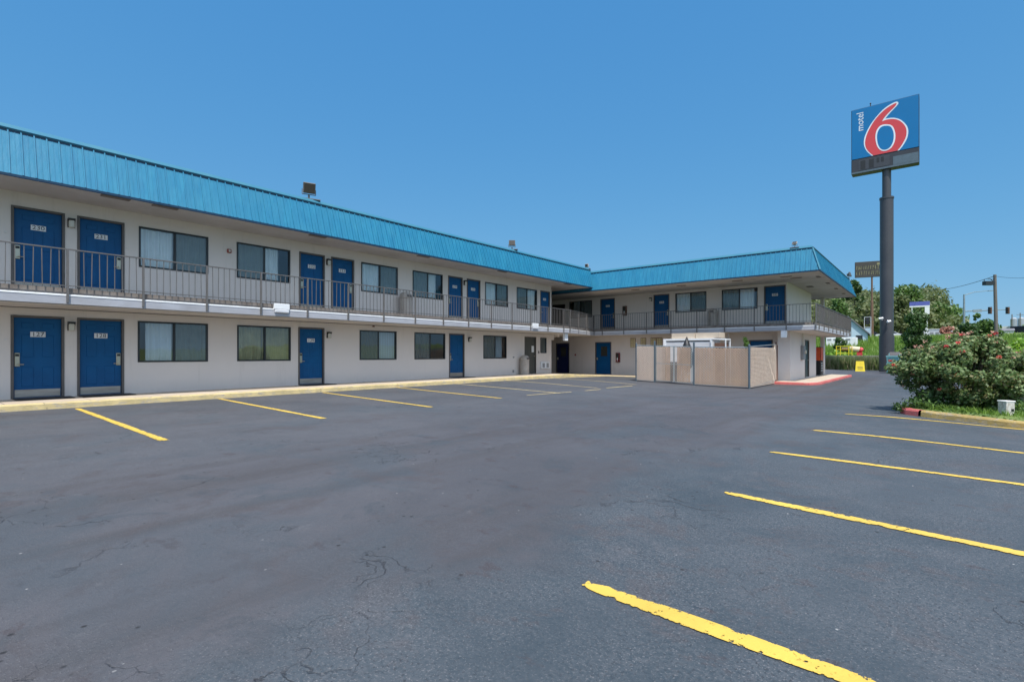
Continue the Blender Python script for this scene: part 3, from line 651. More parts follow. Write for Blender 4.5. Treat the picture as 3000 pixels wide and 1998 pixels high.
plain_door('L', *grey_door, M('grey_door_paint', (.075, .078, .07), None, 2, .5), 'dark grey service door with a white notice', True)
plain_door('E', *ed, M('dark_teal_door', (.025, .06, .065), None, 2, .5), 'dark teal service door in the end wall')
plain_door('R', *stair_open, M('black_door_paint', (.006, .006, .008), None, 2, .6), 'black door at the end of the upper passage')
# ------------------------------------------------------------------ windows
win_mesh = {}
def make_window(wing, u0, u1, z0, z1, style, k):
    w, h = u1-u0, z1-z0; rz = math.pi/2 if wing == 'L' else 0.; loc = Vector((XW, u0, z0)) if wing == 'L' else Vector((u0, YW, z0))
    mb = MB(); t = .045
    mb.box(0, -.02, 0, w, .09, t, .004); mb.box(0, -.02, h-t, w, .09, h, .004); mb.box(0, -.02, t+.001, t, .09, h-t-.001, .004); mb.box(w-t, -.02, t+.001, w, .09, h-t-.001, .004)
    mb.box(w*.5-.028, -.006, t+.001, w*.5+.028, .07, h-t-.001, .004)
    fr = mb.build('window', 'bronze', motel, loc-MP, rz)
    g = {'L': ('glass', 'screen'), 'R': ('screen', 'glass'), 'H': ('glass', 'screen'), 'G': ('glass', 'screen'), 'O': ('glass', 'glass'), 'B': ('screen', 'glass'), 'D': ('screen', 'glass'), 'E': ('screen', 'glass')}[style]
    for i in (0, 1):
        a, b = (t, w*.5-.03) if i == 0 else (w*.5+.03, w-t)
        mb = MB(); y = .03 if g[i] == 'glass' else .012; mb.add([(a, y, t), (b, y, t), (b, y, h-t), (a, y, h-t)], [(0, 1, 2, 3)]); mb.build('pane', g[i], fr)
    def drape(x0, x1, mat, amp=.030, per=.15, y=.105):
        n = max(8, int((x1-x0)/.012)); vs = []; 
        ph = random.random()*6
        for i in range(n+1):
            x = x0+(x1-x0)*i/n; yy = y+amp*math.sin(x/per*6.28+ph+.8*math.sin(x*5))+amp*.4*math.sin(x/per*2.9+ph)
            vs += [(x, yy, .0), (x, yy*.9+.01, h-.01)]
        m2 = MB(); m2.add(vs, [(2*i, 2*i+2, 2*i+3, 2*i+1) for i in range(n)]); m2.build('curtain', mat, fr, smooth=True)
    if style == 'L': drape(.02, w*.47, 'curtain'); drape(w*.47, w-.02, 'curtain_grey')
    elif style == 'R': drape(.02, w*.5, 'curtain_grey'); drape(w*.5, w*.5+w*random.uniform(.28, .46), 'curtain')
    elif style == 'G': drape(w*.11, w*.5, 'curtain'); drape(w*.5, w-.02, 'curtain_grey')
    elif style == 'O': drape(.02, w*.46, 'curtain_olive', per=.16); drape(w*.46, w-.02, 'curtain_olive', per=.16)
    elif style == 'H': drape(w*.14, w*.45, 'curtain_grey'); drape(w*.55, w-.02, 'curtain_dark')
    elif style == 'B':
        drape(.02, w*.45, 'curtain_dark'); m2 = MB()
        x = w*.5
        while x < w-.05: m2.box(x, .10, .03, x+.07, .105, h-.03); x += .088
        m2.build('blind', 'curtain', fr)
    elif style == 'E': drape(.02, w*.5, 'curtain_dark'); drape(w*.5, w*.86, 'curtain_grey')
    elif style == 'D': drape(.02, w*.5, 'curtain_dark')
    return fr
for w_ in wins: make_window(*w_)
u0, u1, z0, z1 = small_win; w, h = u1-u0, z1-z0
mb = MB(); mb.box(0, -.02, 0, w, .08, .04); mb.box(0, -.02, h-.04, w, .08, h); mb.box(0, -.02, .041, .04, .08, h-.041); mb.box(w-.04, -.02, .041, w, .08, h-.041)
sw = tag(mb.build('window', 'bronze', motel, Vector((XW, u0, z0))-MP, math.pi/2), label='narrow upright window')
mb = MB(); mb.add([(.04, .02, .04), (w-.04, .02, .04), (w-.04, .02, h-.04), (.04, .02, h-.04)], [(0, 1, 2, 3)]); mb.build('pane', 'screen', sw)
# ------------------------------------------------------------------ wall lamps
def lamp_at(wing, u, z):
    rz = math.pi/2 if wing == 'L' else 0.; loc = Vector((XW, u, z)) if wing == 'L' else Vector((u, YW, z))
    mb = MB(); mb.add([(-.075, -.002, -.12), (.075, -.002, -.12), (.075, -.002, .11), (-.075, -.002, .11), (-.07, -.05, -.02), (.07, -.05, -.02), (.075, -.13, .075), (-.075, -.13, .075), (.075, -.13, .11), (-.075, -.13, .11)],
                      [(0, 3, 2, 1), (0, 1, 5, 4), (4, 5, 6, 7), (7, 6, 8, 9), (9, 8, 2, 3), (1, 2, 8, 6, 5), (0, 4, 7, 9, 3)])
    l = mb.build('wall_lamp', 'lamp_black', motel, loc-MP, rz)
    mb = MB(); mb.box(-.062, -.118, -.13, .062, -.052, .07, .02); mb.build('lens', 'lens', l)
for px, z in ((208, 4.75), (961, 4.75), (1361, 4.75), (208, 2.02), (962, 2.0), (1374.5, 2.0)): lamp_at('L', LY(px), z)
lamp_at('R', RX(1907), 4.72)
# small wall devices that belong to the building
def gadget(name, wing, u, z, w, h, d, mat, label=None, detail=None):
    rz = math.pi/2 if wing == 'L' else 0.; loc = Vector((XW, u, z)) if wing == 'L' else Vector((u, YW, z))
    mb = MB(); mb.box(-w/2, -d, -h/2, w/2, -.001, h/2, .008); o = mb.build(name, mat, motel, loc-MP, rz)
    if label: tag(o, label=label)
    return o, loc, rz
a, _, _ = gadget('fire_alarm', 'L', LY(670.5), 4.62, .12, .12, .06, 'red_dev', 'small red fire alarm horn')
mb = MB(); mb.box(-.03, -.075, -.035, .03, -.061, .035, .004); mb.build('strobe', 'lens', a)
gadget('fire_alarm', 'R', RX(1686), 2.75*0+1.22, .10, .12, .05, 'red_dev')
gadget('alarm_light', 'L', LY(1093), 2.41, .07, .06, .07, 'rust')
for px in (14+2, 375): gadget('wall_hook', 'L', LY(px), 4.28, .05, .012, .03, 'white'); gadget('wall_hook', 'L', LY(px), 1.63, .05, .012, .03, 'white')
gadget('card_reader', 'L', LY(1578), 1.38, .07, .14, .04, 'black')
gadget('tap_box', 'L', LY(1504), 1.10, .10, .05, .05, 'grey_screen'); gadget('tap_box', 'L', LY(1503), .35, .08, .12, .06, 'grey_screen')
# through-wall air conditioner
u = LY(1595); loc = Vector((XW, u, .62)); mb = MB(); mb.box(-.42, -.09, -.20, .42, -.001, .20, .015); ac = tag(mb.build('air_conditioner', 'white', motel, loc-MP, math.pi/2), label='white through-wall air conditioner with two dark grilles')
for cx in (-.2, .2):
    mb = MB(); mb.box(cx-.11, -.096, -.13, cx+.11, -.091, .13); mb.build('grille', 'black', ac)
    mb = MB(); [mb.box(cx-.11, -.102, zz, cx+.11, -.0965, zz+.015) for zz in np.arange(-.11, .12, .045)]; mb.build('louvre', 'white', ac)
# glass block openings
for px in (1854.5, 1885, 1914.5, 1932):
    loc = Vector((RX(px), YW, 2.0)); mb = MB(); mb.box(-.19, -.012, -.30, .19, -.001, .30); gb = mb.build('glass_block_window', 'rust', motel, loc-MP)
    mb = MB(); [mb.box(-.17+i*.115, -.03, -.28+j*.14, -.07+i*.115, -.0125, -.155+j*.14, .008) for i in range(3) for j in range(4)]; mb.build('glass_blocks', 'curtain_olive', gb)
# beam / downlight boxes hung below the gallery band
for px, py0, py1, Y in ((2297, 970, 991, 28.62),):
    x = on_y(px, Y); mb = MB(); mb.box(-.13, -.1, -.35, .13, .1, 0, .01); mb.build('beam_end', 'white', motel, Vector((x, Y, 2.45))-MP)
mb = MB(); mb.box(-.08, -.15, -.42, .08, .15, 0, .01); mb.build('beam_end', 'white', motel, Vector((-16.1, 24.2, 2.45))-MP)
mb = MB(); mb.box(-23.8, Y_END_L+.01, 2.12, XW-.02, Y_END_L+.3, 2.45); mb.box(-23.8, Y_END_L+.3, 2.30, -17.4, Y_END_L+.5, 2.454); mbuild(mb, 'passage_beam', 'wall')
# electric meter on the end wall
y = on_x(2349, GX); mb = MB(); mb.box(GX, y-.35, .95, GX+.16, y+.25, 1.75, .02); mbuild(mb, 'meter_box', 'grey_screen')
mb = MB(); mb.tube([(GX+.16, y, 1.4), (GX+.24, y, 1.4)], .11, 16); mb.bar((GX+.06, y, 1.75), (GX+.06, y, 2.45), .05); mbuild(mb, 'meter_dial', 'lens')
# slab-edge light fixtures
def fixture(px0, px1, label):
    y0, y1 = on_x(px0, -15.9), on_x(px1, -15.9); L = y1-y0
    t = thing('light_fixture', (-15.9, y0, 2.66), label=label, cat='light fixture', group='white light fixtures on the gallery edge')
    mb = MB(); mb.box(-.03, 0, .02, .075, L, .20, .012); mb.build('housing', 'white', t)
    mb = MB(); mb.box(-.0, .02, -.085, .085, L-.02, .018, .02); mb.build('diffuser', 'band', t)
fixture(801, 846, 'wide white light fixture on the gallery edge left of door 232'); fixture(1558, 1575, 'small white light fixture on the gallery edge near the inner corner')
# ------------------------------------------------------------------ loose things at the motel
def bin_(loc, label, rz=0.):
    t = thing('trash_can', loc, rz, label=label, cat='trash can', group='beige domed trash cans')
    mb = MB(); n = 20; mb.lathe([(.235, 0), (.25, .03), (.25, .74), (.255, .76), (.24, .77)], n); mb.build('body', 'beige_bin', t, smooth=False)
    mb = MB(); mb.lathe([(.255, .772), (.262, .80), (.262, .86), (.24, .95), (.18, 1.02), (.09, 1.055), (.01, 1.06)], n); lid = mb.build('lid', 'beige_bin', t, smooth=True)
    mb = MB(); mb.box(-.11, -.268, .83, .11, -.2, .93, .01); mb.build('flap', 'frame_brown', lid)
    return t
bin_((XW+.36, on_x(1189, XW+.36), Z2), 'beige domed trash can on the gallery between two windows of the left wing', math.pi/2)
bin_((on_y(2089, YW-.36), YW-.36, Z2), 'brown-beige domed trash can on the gallery of the far wing')
bin_((XW+.33, on_x(1537, XW+.33), Z1), 'beige domed trash can on the sidewalk beside the dark grey door', math.pi/2)
def ext_box(u, z, label, mat='dred', w=.26, h=.62):
    t = thing('fire_extinguisher_cabinet', (u, YW, z), label=label, cat='cabinet', group='fire extinguisher cabinets')
    mb = MB(); mb.box(-w/2, -.16, -h/2, w/2, -.002, h/2, .012); mb.build('box', mat, t)
    mb = MB(); mb.box(-w/2+.04, -.168, -h/2+.2, w/2-.04, -.161, h/2-.05); mb.build('door', 'dark_glass', t)
    mb = MB(); mb.add([(-.05, -.171, -.12), (.05, -.171, -.12), (0, -.171, .02)], [(0, 1, 2)]); mb.box(-.02, -.172, -.24, .02, -.169, -.12); mb.build('mark', 'white', t)
ext_box(RX(1812), 1.05, 'dark red fire extinguisher cabinet beside the blue service door at ground level'); ext_box(RX(1832), 4.1, 'dark brown fire extinguisher cabinet on the gallery of the far wing', 'rust')
def mat_(px0, px1, label):
    y0, y1 = LY(px0), LY(px1); mb = MB(); mb.box(0, y0+.02, 0, .62, y1+.12, .018, .006)
    o = mb.build('door_mat', 'mat_dark', None, (XW+.05, 0, Z1+.004)); tag(o, label, 'door mat', 'dark rubber mats at the ground floor doors')
mat_(32, 188, 'dark rubber mat in front of door 127'); mat_(226, 364, 'dark rubber mat in front of door 128'); mat_(873, 950, 'dark rubber mat in front of door 129'); mat_(1316, 1360, 'dark rubber mat in front of the unnumbered blue door')
def flood(loc, rz, s, label, plank=True, tilt=-.5, mat='rail'):
    t = thing('floodlight', loc, rz, label=label, cat='floodlight', group='floodlights on the roof edge')
    mb = MB()
    if plank: mb.box(-.16*s*2.2, -.09, 0, .16*s*2.2, .09, .035, .005)
    mb.tube([(0, 0, .0), (0, 0, .16*s)], .03*s, 8); mb.bar((-.21*s, 0, .17*s), (.21*s, 0, .17*s), .03*s, .02*s)
    mb.bar((-.21*s, 0, .17*s), (-.21*s, 0, .34*s), .02*s); mb.bar((.21*s, 0, .17*s), (.21*s, 0, .34*s), .02*s); mb.build('bracket', 'rail', t)
    c, q = math.cos(tilt), math.sin(tilt)
    def rot(p): x, y, z = p; return (x, y*c-z*q, y*q+z*c+.38*s)
    mb = MB(); mb.box(-.19*s, -.13*s, -.17*s, .19*s, -.02*s, .17*s, .015*s); mb.box(-.12*s, -.02*s, -.11*s, .12*s, .10*s, .11*s, .03*s); [mb.box(-.1*s+i*.04*s, .10*s, -.09*s, -.09*s+i*.04*s, .13*s, .09*s) for i in range(6)]
    mb.v = [rot(p) for p in mb.v]; mb.build('housing', mat, t)
    mb = MB(); mb.box(-.165*s, -.137*s, -.145*s, .165*s, -.131*s, .145*s); mb.v = [rot(p) for p in mb.v]; mb.build('lens', 'flood_lens', t)
zt = 6.60
flood((-16.62, on_x(905, -16.62), zt), R(70), 1.05, 'large square floodlight on a plank above the middle of the left wing roof', tilt=.25)
flood((-16.62, on_x(1500, -16.62), zt), R(40), .85, 'tilted bronze floodlight on the roof edge left of the inner corner', tilt=-.2)
flood((-16.62, on_x(1720, -16.62), zt-.05), R(0), .6, 'pale floodlight at the inner corner of the roof', tilt=.1, mat='beige_bin')
flood((on_y(2327, 27.4), 27.5, 6.36), R(0), .55, 'pale floodlight near the outer corner of the far wing roof', tilt=-.9, mat='beige_bin')
flood((-4.5, on_x(2487, -4.5), 6.4), R(90), .9, 'dark floodlight on the end roof edge facing the sign', plank=False, tilt=-.3)
# ------------------------------------------------------------------ ground
def grid_mesh(name, xs, ys, f, mat, keep=None):
    X, Y = np.meshgrid(xs, ys); Z = f(X, Y); V = np.stack([X, Y, Z], -1).reshape(-1, 3); nx = len(xs); fs = []
    for j in range(len(ys)-1):
        for i in range(nx-1):
            if keep is None or keep((xs[i]+xs[i+1])/2, (ys[j]+ys[j+1])/2): a = j*nx+i; fs.append((a, a+1, a+nx+1, a+nx))
    me = bpy.data.meshes.new(name); me.from_pydata(V.tolist(), [], fs); me.update(); me.materials.append(MT[mat]); me.polygons.foreach_set('use_smooth', [True]*len(fs))
    o = bpy.data.objects.new(name, me); COL.objects.link(o); return o
tag(grid_mesh('parking_lot', np.arange(-24, 26.01, .5), np.arange(-14, 64.01, .5), lot, 'asphalt', keep=lambda x, y: not (x > 2.2 and y > 18.2) and not (x < -16 and y < 25)), kind='structure')
xs = np.concatenate([np.arange(-700, -60, 40), np.arange(-60, 60, 1.5), np.arange(60, 800, 40)]); ys = np.concatenate([np.arange(-200, -20, 30), np.arange(-20, 160, 1.5), np.arange(160, 400, 10), np.arange(400, 1500, 60)])
tag(grid_mesh('ground', xs, ys, land, 'land'), kind='structure')
mb = MB(); rz_ = lambda x: float(land(x, 146))
ys_ = np.arange(-700, 700, 20.)
mb.add([(x, yy, 5.16) for x in ys_ for yy in (141, 154)], [(2*i, 2*i+2, 2*i+3, 2*i+1) for i in range(len(ys_)-1)]); tag(mb.build('road', 'asphalt'), kind='structure')
# sidewalks
mb = MB()
mb.add([(-15.95, -8.5, Z1), (-15.95, 24.0, Z1), (XW+.002, 24.0, Z1), (XW+.002, -8.5, Z1)], [(0, 3, 2, 1)])
mb.add([(-15.95, 24.0, Z1), (-15.6, 28.0, -.045), (-24, 30.38, ZR), (-24, 25.02, Z1-.03), (XW+.002, 25.02, Z1-.03), (XW+.002, 24.0, Z1)], [(0, 1, 2, 3, 4, 5)])
mb.add([(-15.6, 28.0, -.045), (-12.5, 28.15, -.06), (-12.5, YW-.002, ZR), (-24, YW-.002, ZR)], [(0, 1, 2, 3)])
mb.add([(-12.5, 28.15, -.06), (-7.2, 28.15, -.09), (-4.75, 28.4, -.13), (-4.45, 29.2, -.13), (-4.45, 41.5, -.15), (-12, 43.5, -.1), (-12, YW-.002, ZR), (-12.5, YW-.002, ZR)], [(0, 1, 2, 3, 4, 5, 6, 7)])
tag(mb.build('sidewalk', 'walk'), kind='structure')
def kerb(pts, w, mat, name='kerb', side=1, jitter=.006, drop=None):
    # pts (x,y,ztop); strip of width w going outward (right side), with a worn outer edge down to the asphalt
    P = []; 
    for a, b in zip(pts, pts[1:]):
        a, b = Vector(a), Vector(b); n = max(1, int((b-a).length/.18)); P += [a+(b-a)*i/n for i in range(n)]
    P.append(Vector(pts[-1])); off = offset_path([p.xy for p in P], w); mb = MB(); vs = []
    for p, q in zip(P, off):
        j = random.gauss(0, jitter); q2 = q+(q-p.xy).normalized()*j; n2 = (q2-p.xy).normalized()
        vs += [(p.x, p.y, p.z+.003), (*(q2-n2*.03), p.z+.003+random.gauss(0, .002)), (*q2, p.z-.028+random.gauss(0, .005)), (*(q2+n2*.01), float(lot(q.x, q.y))-.02)]
    n = len(P); mb.add(vs, [(4*i+k, 4*i+4+k, 4*i+5+k, 4*i+1+k) for i in range(n-1) for k in range(3)])
    return tag(mb.build(name, mat), kind='structure')
kerb([(-15.95, -8.5, Z1), (-15.95, 24.0, Z1), (-15.6, 28.0, -.045)], .16, 'kerb_yellow')
kerb([(-15.6, 28.0, -.045), (-12.5, 28.15, -.06), (-7.2, 28.15, -.09)], .14, 'kerb_yellow')
kerb([(-7.2, 28.15, -.09), (-4.75, 28.4, -.13), (-4.45, 29.2, -.13), (-4.45, 41.5, -.15)], .16, 'kerb_red')
# painted lines
def line(p0, p1, w0, w1=None, old=False, taper=.5):
    w1 = w1 or w0; a, b = Vector(p0).xy, Vector(p1).xy; L = (b-a).length; d = (b-a)/L; n = Vector((-d.y, d.x)); N = max(4, int(L/.12)); vs = []; ed_ = []
    for i in range(N+1):
        s = i/N; c = a+d*L*s; w = (w0+(w1-w0)*s)/2*(1+.08*math.sin(s*17+p0[0])); 
        if i == 0: w *= .7
        for k in (-1, -.6, 0, .6, 1): q = c+n*w*k; vs.append((q.x, q.y, float(lot(q.x, q.y))+.006)); ed_.append(max(abs(k), 0)*(1) if 0 < i < N else 1.)
    me = bpy.data.meshes.new('parking_line'); fs = [(5*i+k, 5*i+5+k, 5*i+6+k, 5*i+1+k) for i in range(N) for k in range(4)]
    me.from_pydata(vs, [], fs); me.update(); at_ = me.attributes.new('edge', 'FLOAT', 'POINT'); at_.data.foreach_set('value', ed_)
    me.materials.append(MT['line_old' if old else 'line']); o = bpy.data.objects.new('parking_line', me); COL.objects.link(o); tag(o, kind='structure')
def line_px(a, b, w, old=False, ext=0.):
    p, q = ground_hit(*a), ground_hit(*b); d = (q-p).normalized(); line(p, q+d*ext, w, old=old)
for a, b in (((226, 1197), (482, 1291)), ((641, 1168), (949, 1226.5)), ((946, 1150), (1265, 1193)), ((1152, 1134), (1468, 1167))): line_px(a, b, .12)
for a, b in (((1325, 1123.5), (1640, 1152)), ((1440, 1112), (1753, 1137.3)), ((1568, 1106), (1863, 1127))): line_px(a, b, .11, True)
for a, b in (((1542, 1158.5), (1675, 1148.3)), ((1712, 1145), (1760, 1140.7)), ((1775, 1137), (1853, 1130.5))): line_px(a, b, .10, True)
for a, b in (((1712, 1710), (2500, 1992)), ((2122, 1443), (3000, 1624)), ((2256, 1324), (3000, 1421)), ((2377, 1260), (3000, 1328)), ((2475, 1213), (3000, 1259))): line_px(a, b, .115, ext=2.4)
# ------------------------------------------------------------------ slatted chain link enclosure
fz = lambda x, y: float(lot(x, y))
def P_(px, py): return ground_hit(px, py)
FC = Vector((-6.28, 23.9, fz(-6.28, 23.9))); FL_ = Vector((-11.45, 23.75, 0)); FRb = Vector((-6.28, 28.6, 0))
encl = thing('slatted_enclosure', (-9, 24, 0), label='chain link enclosure with tan privacy slats and a double gate before the far wing', cat='fence'); EP = Vector(encl.location)
def eb(mb, name, mats): mb.v = [tuple(Vector(p)-EP) for p in mb.v]; return mb.build(name, mats, encl)
H = 1.80
def fpt(px): x = on_y(px, 23.82); return x
xs_ = {k: fpt(v) for k, v in dict(l=1864, p1=1918, g0=1923, g1=1975, g2=2028, p2=2033, c=2195).items()}
slat_i = [0]
def panel(a, b, z_lift=.06, gaps=(), h=H, bulge=0.):
    a, b = Vector(a), Vector(b); L = (b-a).length; d = (b-a)/L; nrm = Vector((d.y, -d.x)); mbs = MB(); s = .01
    zf = lambda p: fz(p.x, p.y) if p.y < 28.1 else -.08
    while s < L-.05:
        m = s/L
        if not any(g0 < m < g1 for g0, g1 in gaps):
            p = a+d*s; q = a+d*(s+.064); o = nrm*(.002+random.uniform(-.002, .004)); zb = zf(p)+z_lift+random.uniform(-.012, .012); t = zf(p)+h-.02+random.uniform(-.03, .012); wv = nrm*.012
            mbs.add([(*(p+o), zb), (*(p+(q-p)*.5+o-wv*.6), zb), (*(q+o), zb), (*(q+o), t), (*(p+(q-p)*.5+o-wv*.6), t), (*(p+o), t)], [(0, 1, 4, 5), (1, 2, 3, 4)])
        s += .0714
    o_ = eb(mbs, 'privacy_slats', 'tan_slat')
    mbw = MB(); st = .125; n = int((L+h)/st)
    for sgn in (1, -1):
        for k in range(n+1):
            s0 = k*st if sgn < 0 else k*st-h; s1 = s0-h if sgn < 0 else s0+h   # at bottom, at top
            lo, hi = 0., 1.
            ds = s1-s0
            for lim, up_ in ((0., ds > 0), (L, ds > 0)):
                pass
            t0, t1 = sorted(((0-s0)/ds, (L-s0)/ds)); lo, hi = max(0, t0), min(1, t1)
            if hi-lo < .02: continue
            pa = a+d*(s0+ds*lo); pb = a+d*(s0+ds*hi); of = nrm*(.022 if sgn > 0 else .026)
            mbw.bar((*(pa+of), zf(pa)+z_lift+(h-z_lift-.03)*lo), (*(pb+of), zf(pb)+z_lift+(h-z_lift-.03)*hi), .016, .010)
    eb(mbw, 'wire_mesh', 'wire')
    mbr = MB(); mbr.tube([(*a, zf(a)+h), (*b, zf(b)+h)], .021, 8); mbr.tube([(*(a+nrm*.02), zf(a)+z_lift), (*(b+nrm*.02), zf(b)+z_lift)], .010, 6); eb(mbr, 'rail', 'galv')
yf = 23.82
panel((xs_['l'], yf), (xs_['p1'], yf)); panel((xs_['g0'], yf-.03), (xs_['g1']-.01, yf-.03), .1, gaps=((.80, 1.0),)); panel((xs_['g1']+.01, yf-.03), (xs_['g2'], yf-.03), .1, gaps=((.0, .12), (.84, 1.)))
panel((xs_['p2'], yf), (xs_['c'], yf)); panel((xs_['c']+.03, yf), (xs_['c']+.05, 28.5), .05, h=1.84)
panel((xs_['l']-.02, 28.0), (xs_['l']-.02, yf+.05), .05)
mb = MB()
for k, hh, r in (('l', 1.9, .04), ('p1', 2.02, .045), ('p2', 2.0, .045), ('c', 1.92, .05)): x = xs_[k]; mb.tube([(x, yf, fz(x, yf)-.1), (x, yf, fz(x, yf)+hh), (x, yf, fz(x, yf)+hh+.03)], [r, r, r*.3], 10)
eb(mb, 'post', 'galv_dark')
mb = MB()
for x in (xs_['g0'], xs_['g1']-.02, xs_['g1']+.02, xs_['g2']): mb.tube([(x, yf-.03, fz(x, yf)+.08), (x, yf-.03, fz(x, yf)+1.80)], .022, 8)
for a_, b_ in (('g0', 'g1'), ('g1', 'g2')):
    for zz in (.10, .95): mb.tube([(xs_[a_], yf-.03, fz(xs_[a_], yf)+zz), (xs_[b_], yf-.03, fz(xs_[b_], yf)+zz)], .018, 8)
eb(mb, 'gate_frame', 'galv')
mb = MB(); mb.tube([(xs_['c']+.05, 28.5, -.3), (xs_['c']+.05, 28.5, 1.9)], .04, 8); mb.box(xs_['c']+.0, 28.54, -.1, xs_['c']+.08, 28.8, 1.72); eb(mb, 'post', 'rust')
# things inside the enclosure
def zz_at(py, D): return EYE+(CY-py)*D/F
cab = thing('storage_cabinet', (-10, 26.6, fz(-10, 26.6)), label='large white panelled metal cabinet standing behind the slatted enclosure', cat='cabinet')
Yc = 26.2; x0, x1 = on_y(1945, Yc), on_y(2088, Yc)
zt_ = 2.40; zb_ = -.15
def cb(mb, name, mats, root): mb.v = [tuple(Vector(p)-Vector(root.location)) for p in mb.v]; return mb.build(name, mats, root)
mb = MB(); mb.box(x0, Yc, zb_, x1, Yc+1.1, 2.02, .01); cb(mb, 'body', 'band', cab)
mb = MB(); mb.box(x0-.02, Yc-.03, 1.98, x1+.02, Yc+1.12, 2.08); mb.box(x0-.02, Yc-.03, zb_, x0+.12, Yc-.001, 1.979); mb.box(x1-.12, Yc-.03, zb_, x1+.02, Yc-.001, 1.979); cb(mb, 'trim', 'white', cab)
mb = MB(); mb.box(x0+.15, Yc-.02, 1.93, x1-.15, Yc-.002, 1.965); cb(mb, 'door_gap', 'black', cab)
mb = MB(); mb.box(on_y(1965, Yc), Yc+.1, 2.083, on_y(2032, Yc), Yc+.9, 2.36, .01); mb.box(on_y(2034, Yc), Yc+.15, 2.083, on_y(2106, Yc), Yc+.95, 2.36, .01); cb(mb, 'top_box', 'walk', cab)
dk = thing('folded_parasol', (on_y(2012, 25.2), 25.2, fz(-9, 25.2)), label='dark folded parasol tip rising above the slatted gate', cat='parasol')
mb = MB(); mb.lathe([(.02, .5), (.36, 1.0), (.34, 1.4), (.18, 1.9), (.02, 2.32)], 12); mb.build('canopy', 'black', dk, smooth=True); mb = MB(); mb.tube([(0, 0, 0), (0, 0, 1)], .02, 8); mb.lathe([(.22, 0), (.22, .05), (.05, .08)], 14); mb.build('pole', 'rail', dk)
fr = thing('open_frame_rack', (on_y(2105, 26), 26.0, fz(-8, 26)), label='open white pipe frame beside the white cabinet', cat='rack')
xa, xb = on_y(2085, 26)-fr.location.x, on_y(2126, 26)-fr.location.x; mb = MB()
for x in (xa, xb):
    for yy in (0, .7): mb.bar((x, yy, 0), (x, yy, 2.22), .05)
mb.bar((xa, 0, 2.25), (xb, 0, 2.22), .07); mb.bar((xa, .7, 2.25), (xb, .7, 2.22), .07); mb.bar((xa, 0, 2.25), (xa, .7, 2.25), .06); mb.bar((xb, 0, 2.22), (xb, .7, 2.22), .06); mb.build('frame', 'white', fr)
mb = MB(); mb.box(xa+.06, .3, .1, xb-.06, .62, 2.05); mb.build('crate', 'rust', fr)
pp = tag(MB().tube([(on_y(2134, 29.9), 29.9, -.1), (on_y(2134, 29.9), 29.9, 2.45)], .045, 8).build('downpipe', 'band'), 'thin white downpipe in front of the far wing wall', 'downpipe')
bd = thing('wheeled_bin', (on_y(1972, 24.8), 24.8, fz(-9, 24.8)), label='dark blue wheeled bin seen through the gap in the slatted gate', cat='bin')
mb = MB(); mb.add([(-.24, -.27, .08), (.24, -.27, .08), (.24, .2, .08), (-.24, .2, .08), (-.3, -.34, 1.0), (.3, -.34, 1.0), (.3, .33, 1.0), (-.3, .33, 1.0)], [(0, 3, 2, 1), (4, 5, 6, 7), (0, 1, 5, 4), (1, 2, 6, 5), (2, 3, 7, 6), (3, 0, 4, 7)]); mb.build('body', 'dark_car', bd)
mb = MB(); mb.box(-.32, -.37, 1.0, .32, .36, 1.06, .02); mb.build('lid', 'dark_car', bd); mb = MB(); mb.tube([(-.26, .2, .1), (.26, .2, .1)], .1, 14); mb.build('wheel', 'black', bd)
# vending machine beyond the end wall
vm = thing('vending_machine', (-6.2, 39.4, -.1), label='orange and black vending machine standing in the passage beside the pier', cat='vending machine')
mb = MB(); mb.box(-.45, -.4, 0, .45, .4, 1.85, .02); mb.build('body', 'black', vm)
mb = MB(); mb.box(-.43, -.42, .95, .43, -.401, 1.8); mb.build('front_panel', 'orange', vm); mb = MB(); mb.box(.452, -.38, .95, .47, .38, 1.8); mb.build('front_panel', 'orange', vm)
mb = MB(); [mb.box(.453, -.3+.18*i, .25+.16*j, .468, -.24+.18*i, .31+.16*j) for i in range(4) for j in range(4)]; mb.build('buttons', 'white', vm)
# ------------------------------------------------------------------ pylon sign
SP = Vector((-3.2, 55.9, fz(-3.2, 55.9)))
SX0, SX1, SYF, SZ0, SZ1 = -5.77, -.93, 55.4, 17.55, 23.4
pyl = thing('pylon_sign', SP, label='tall motel pylon sign with a red six on blue above a grey price cabinet', cat='sign')
mb = MB(); mb.lathe([(.56, -.3), (.56, 3.2), (.50, 3.2), (.50, 15.25), (.54, 15.26), (.54, 15.42), (.33, 15.44), (.33, 17.9)], 28); mb.build('pole', 'pole', pyl, smooth=False)
for p in pyl.children if hasattr(pyl, 'children') else []: pass
W = SX1-SX0; HS = SZ1-SZ0; zc0 = SZ0+.225*HS     # price cabinet below zc0
L0 = Vector((SX0, SYF, 0))-SP; ox, oy, oz = SX0-SP.x, SYF-SP.y, -SP.z
mb = MB(); mb.box(ox, oy, zc0+oz, ox+W, oy+.9, SZ1+oz, .04); cabi = mb.build('cabinet', 'navy_trim', pyl)
mb = MB(); mb.box(ox, oy-.02, SZ0+oz, ox+W, oy+.92, zc0+oz-.004, .05); pc = mb.build('price_cabinet', 'dark_cab', pyl)
mb = MB(); mb.box(ox+.05, oy-.012, zc0+oz+.04, ox+W-.05, oy-.001, SZ1+oz-.05); mb.build('face', 'sign_blue', cabi)
mb = MB(); mb.box(ox+.05, oy+.901, zc0+oz+.04, ox+W-.05, oy+.912, SZ1+oz-.05); mb.build('face', 'sign_blue', cabi)
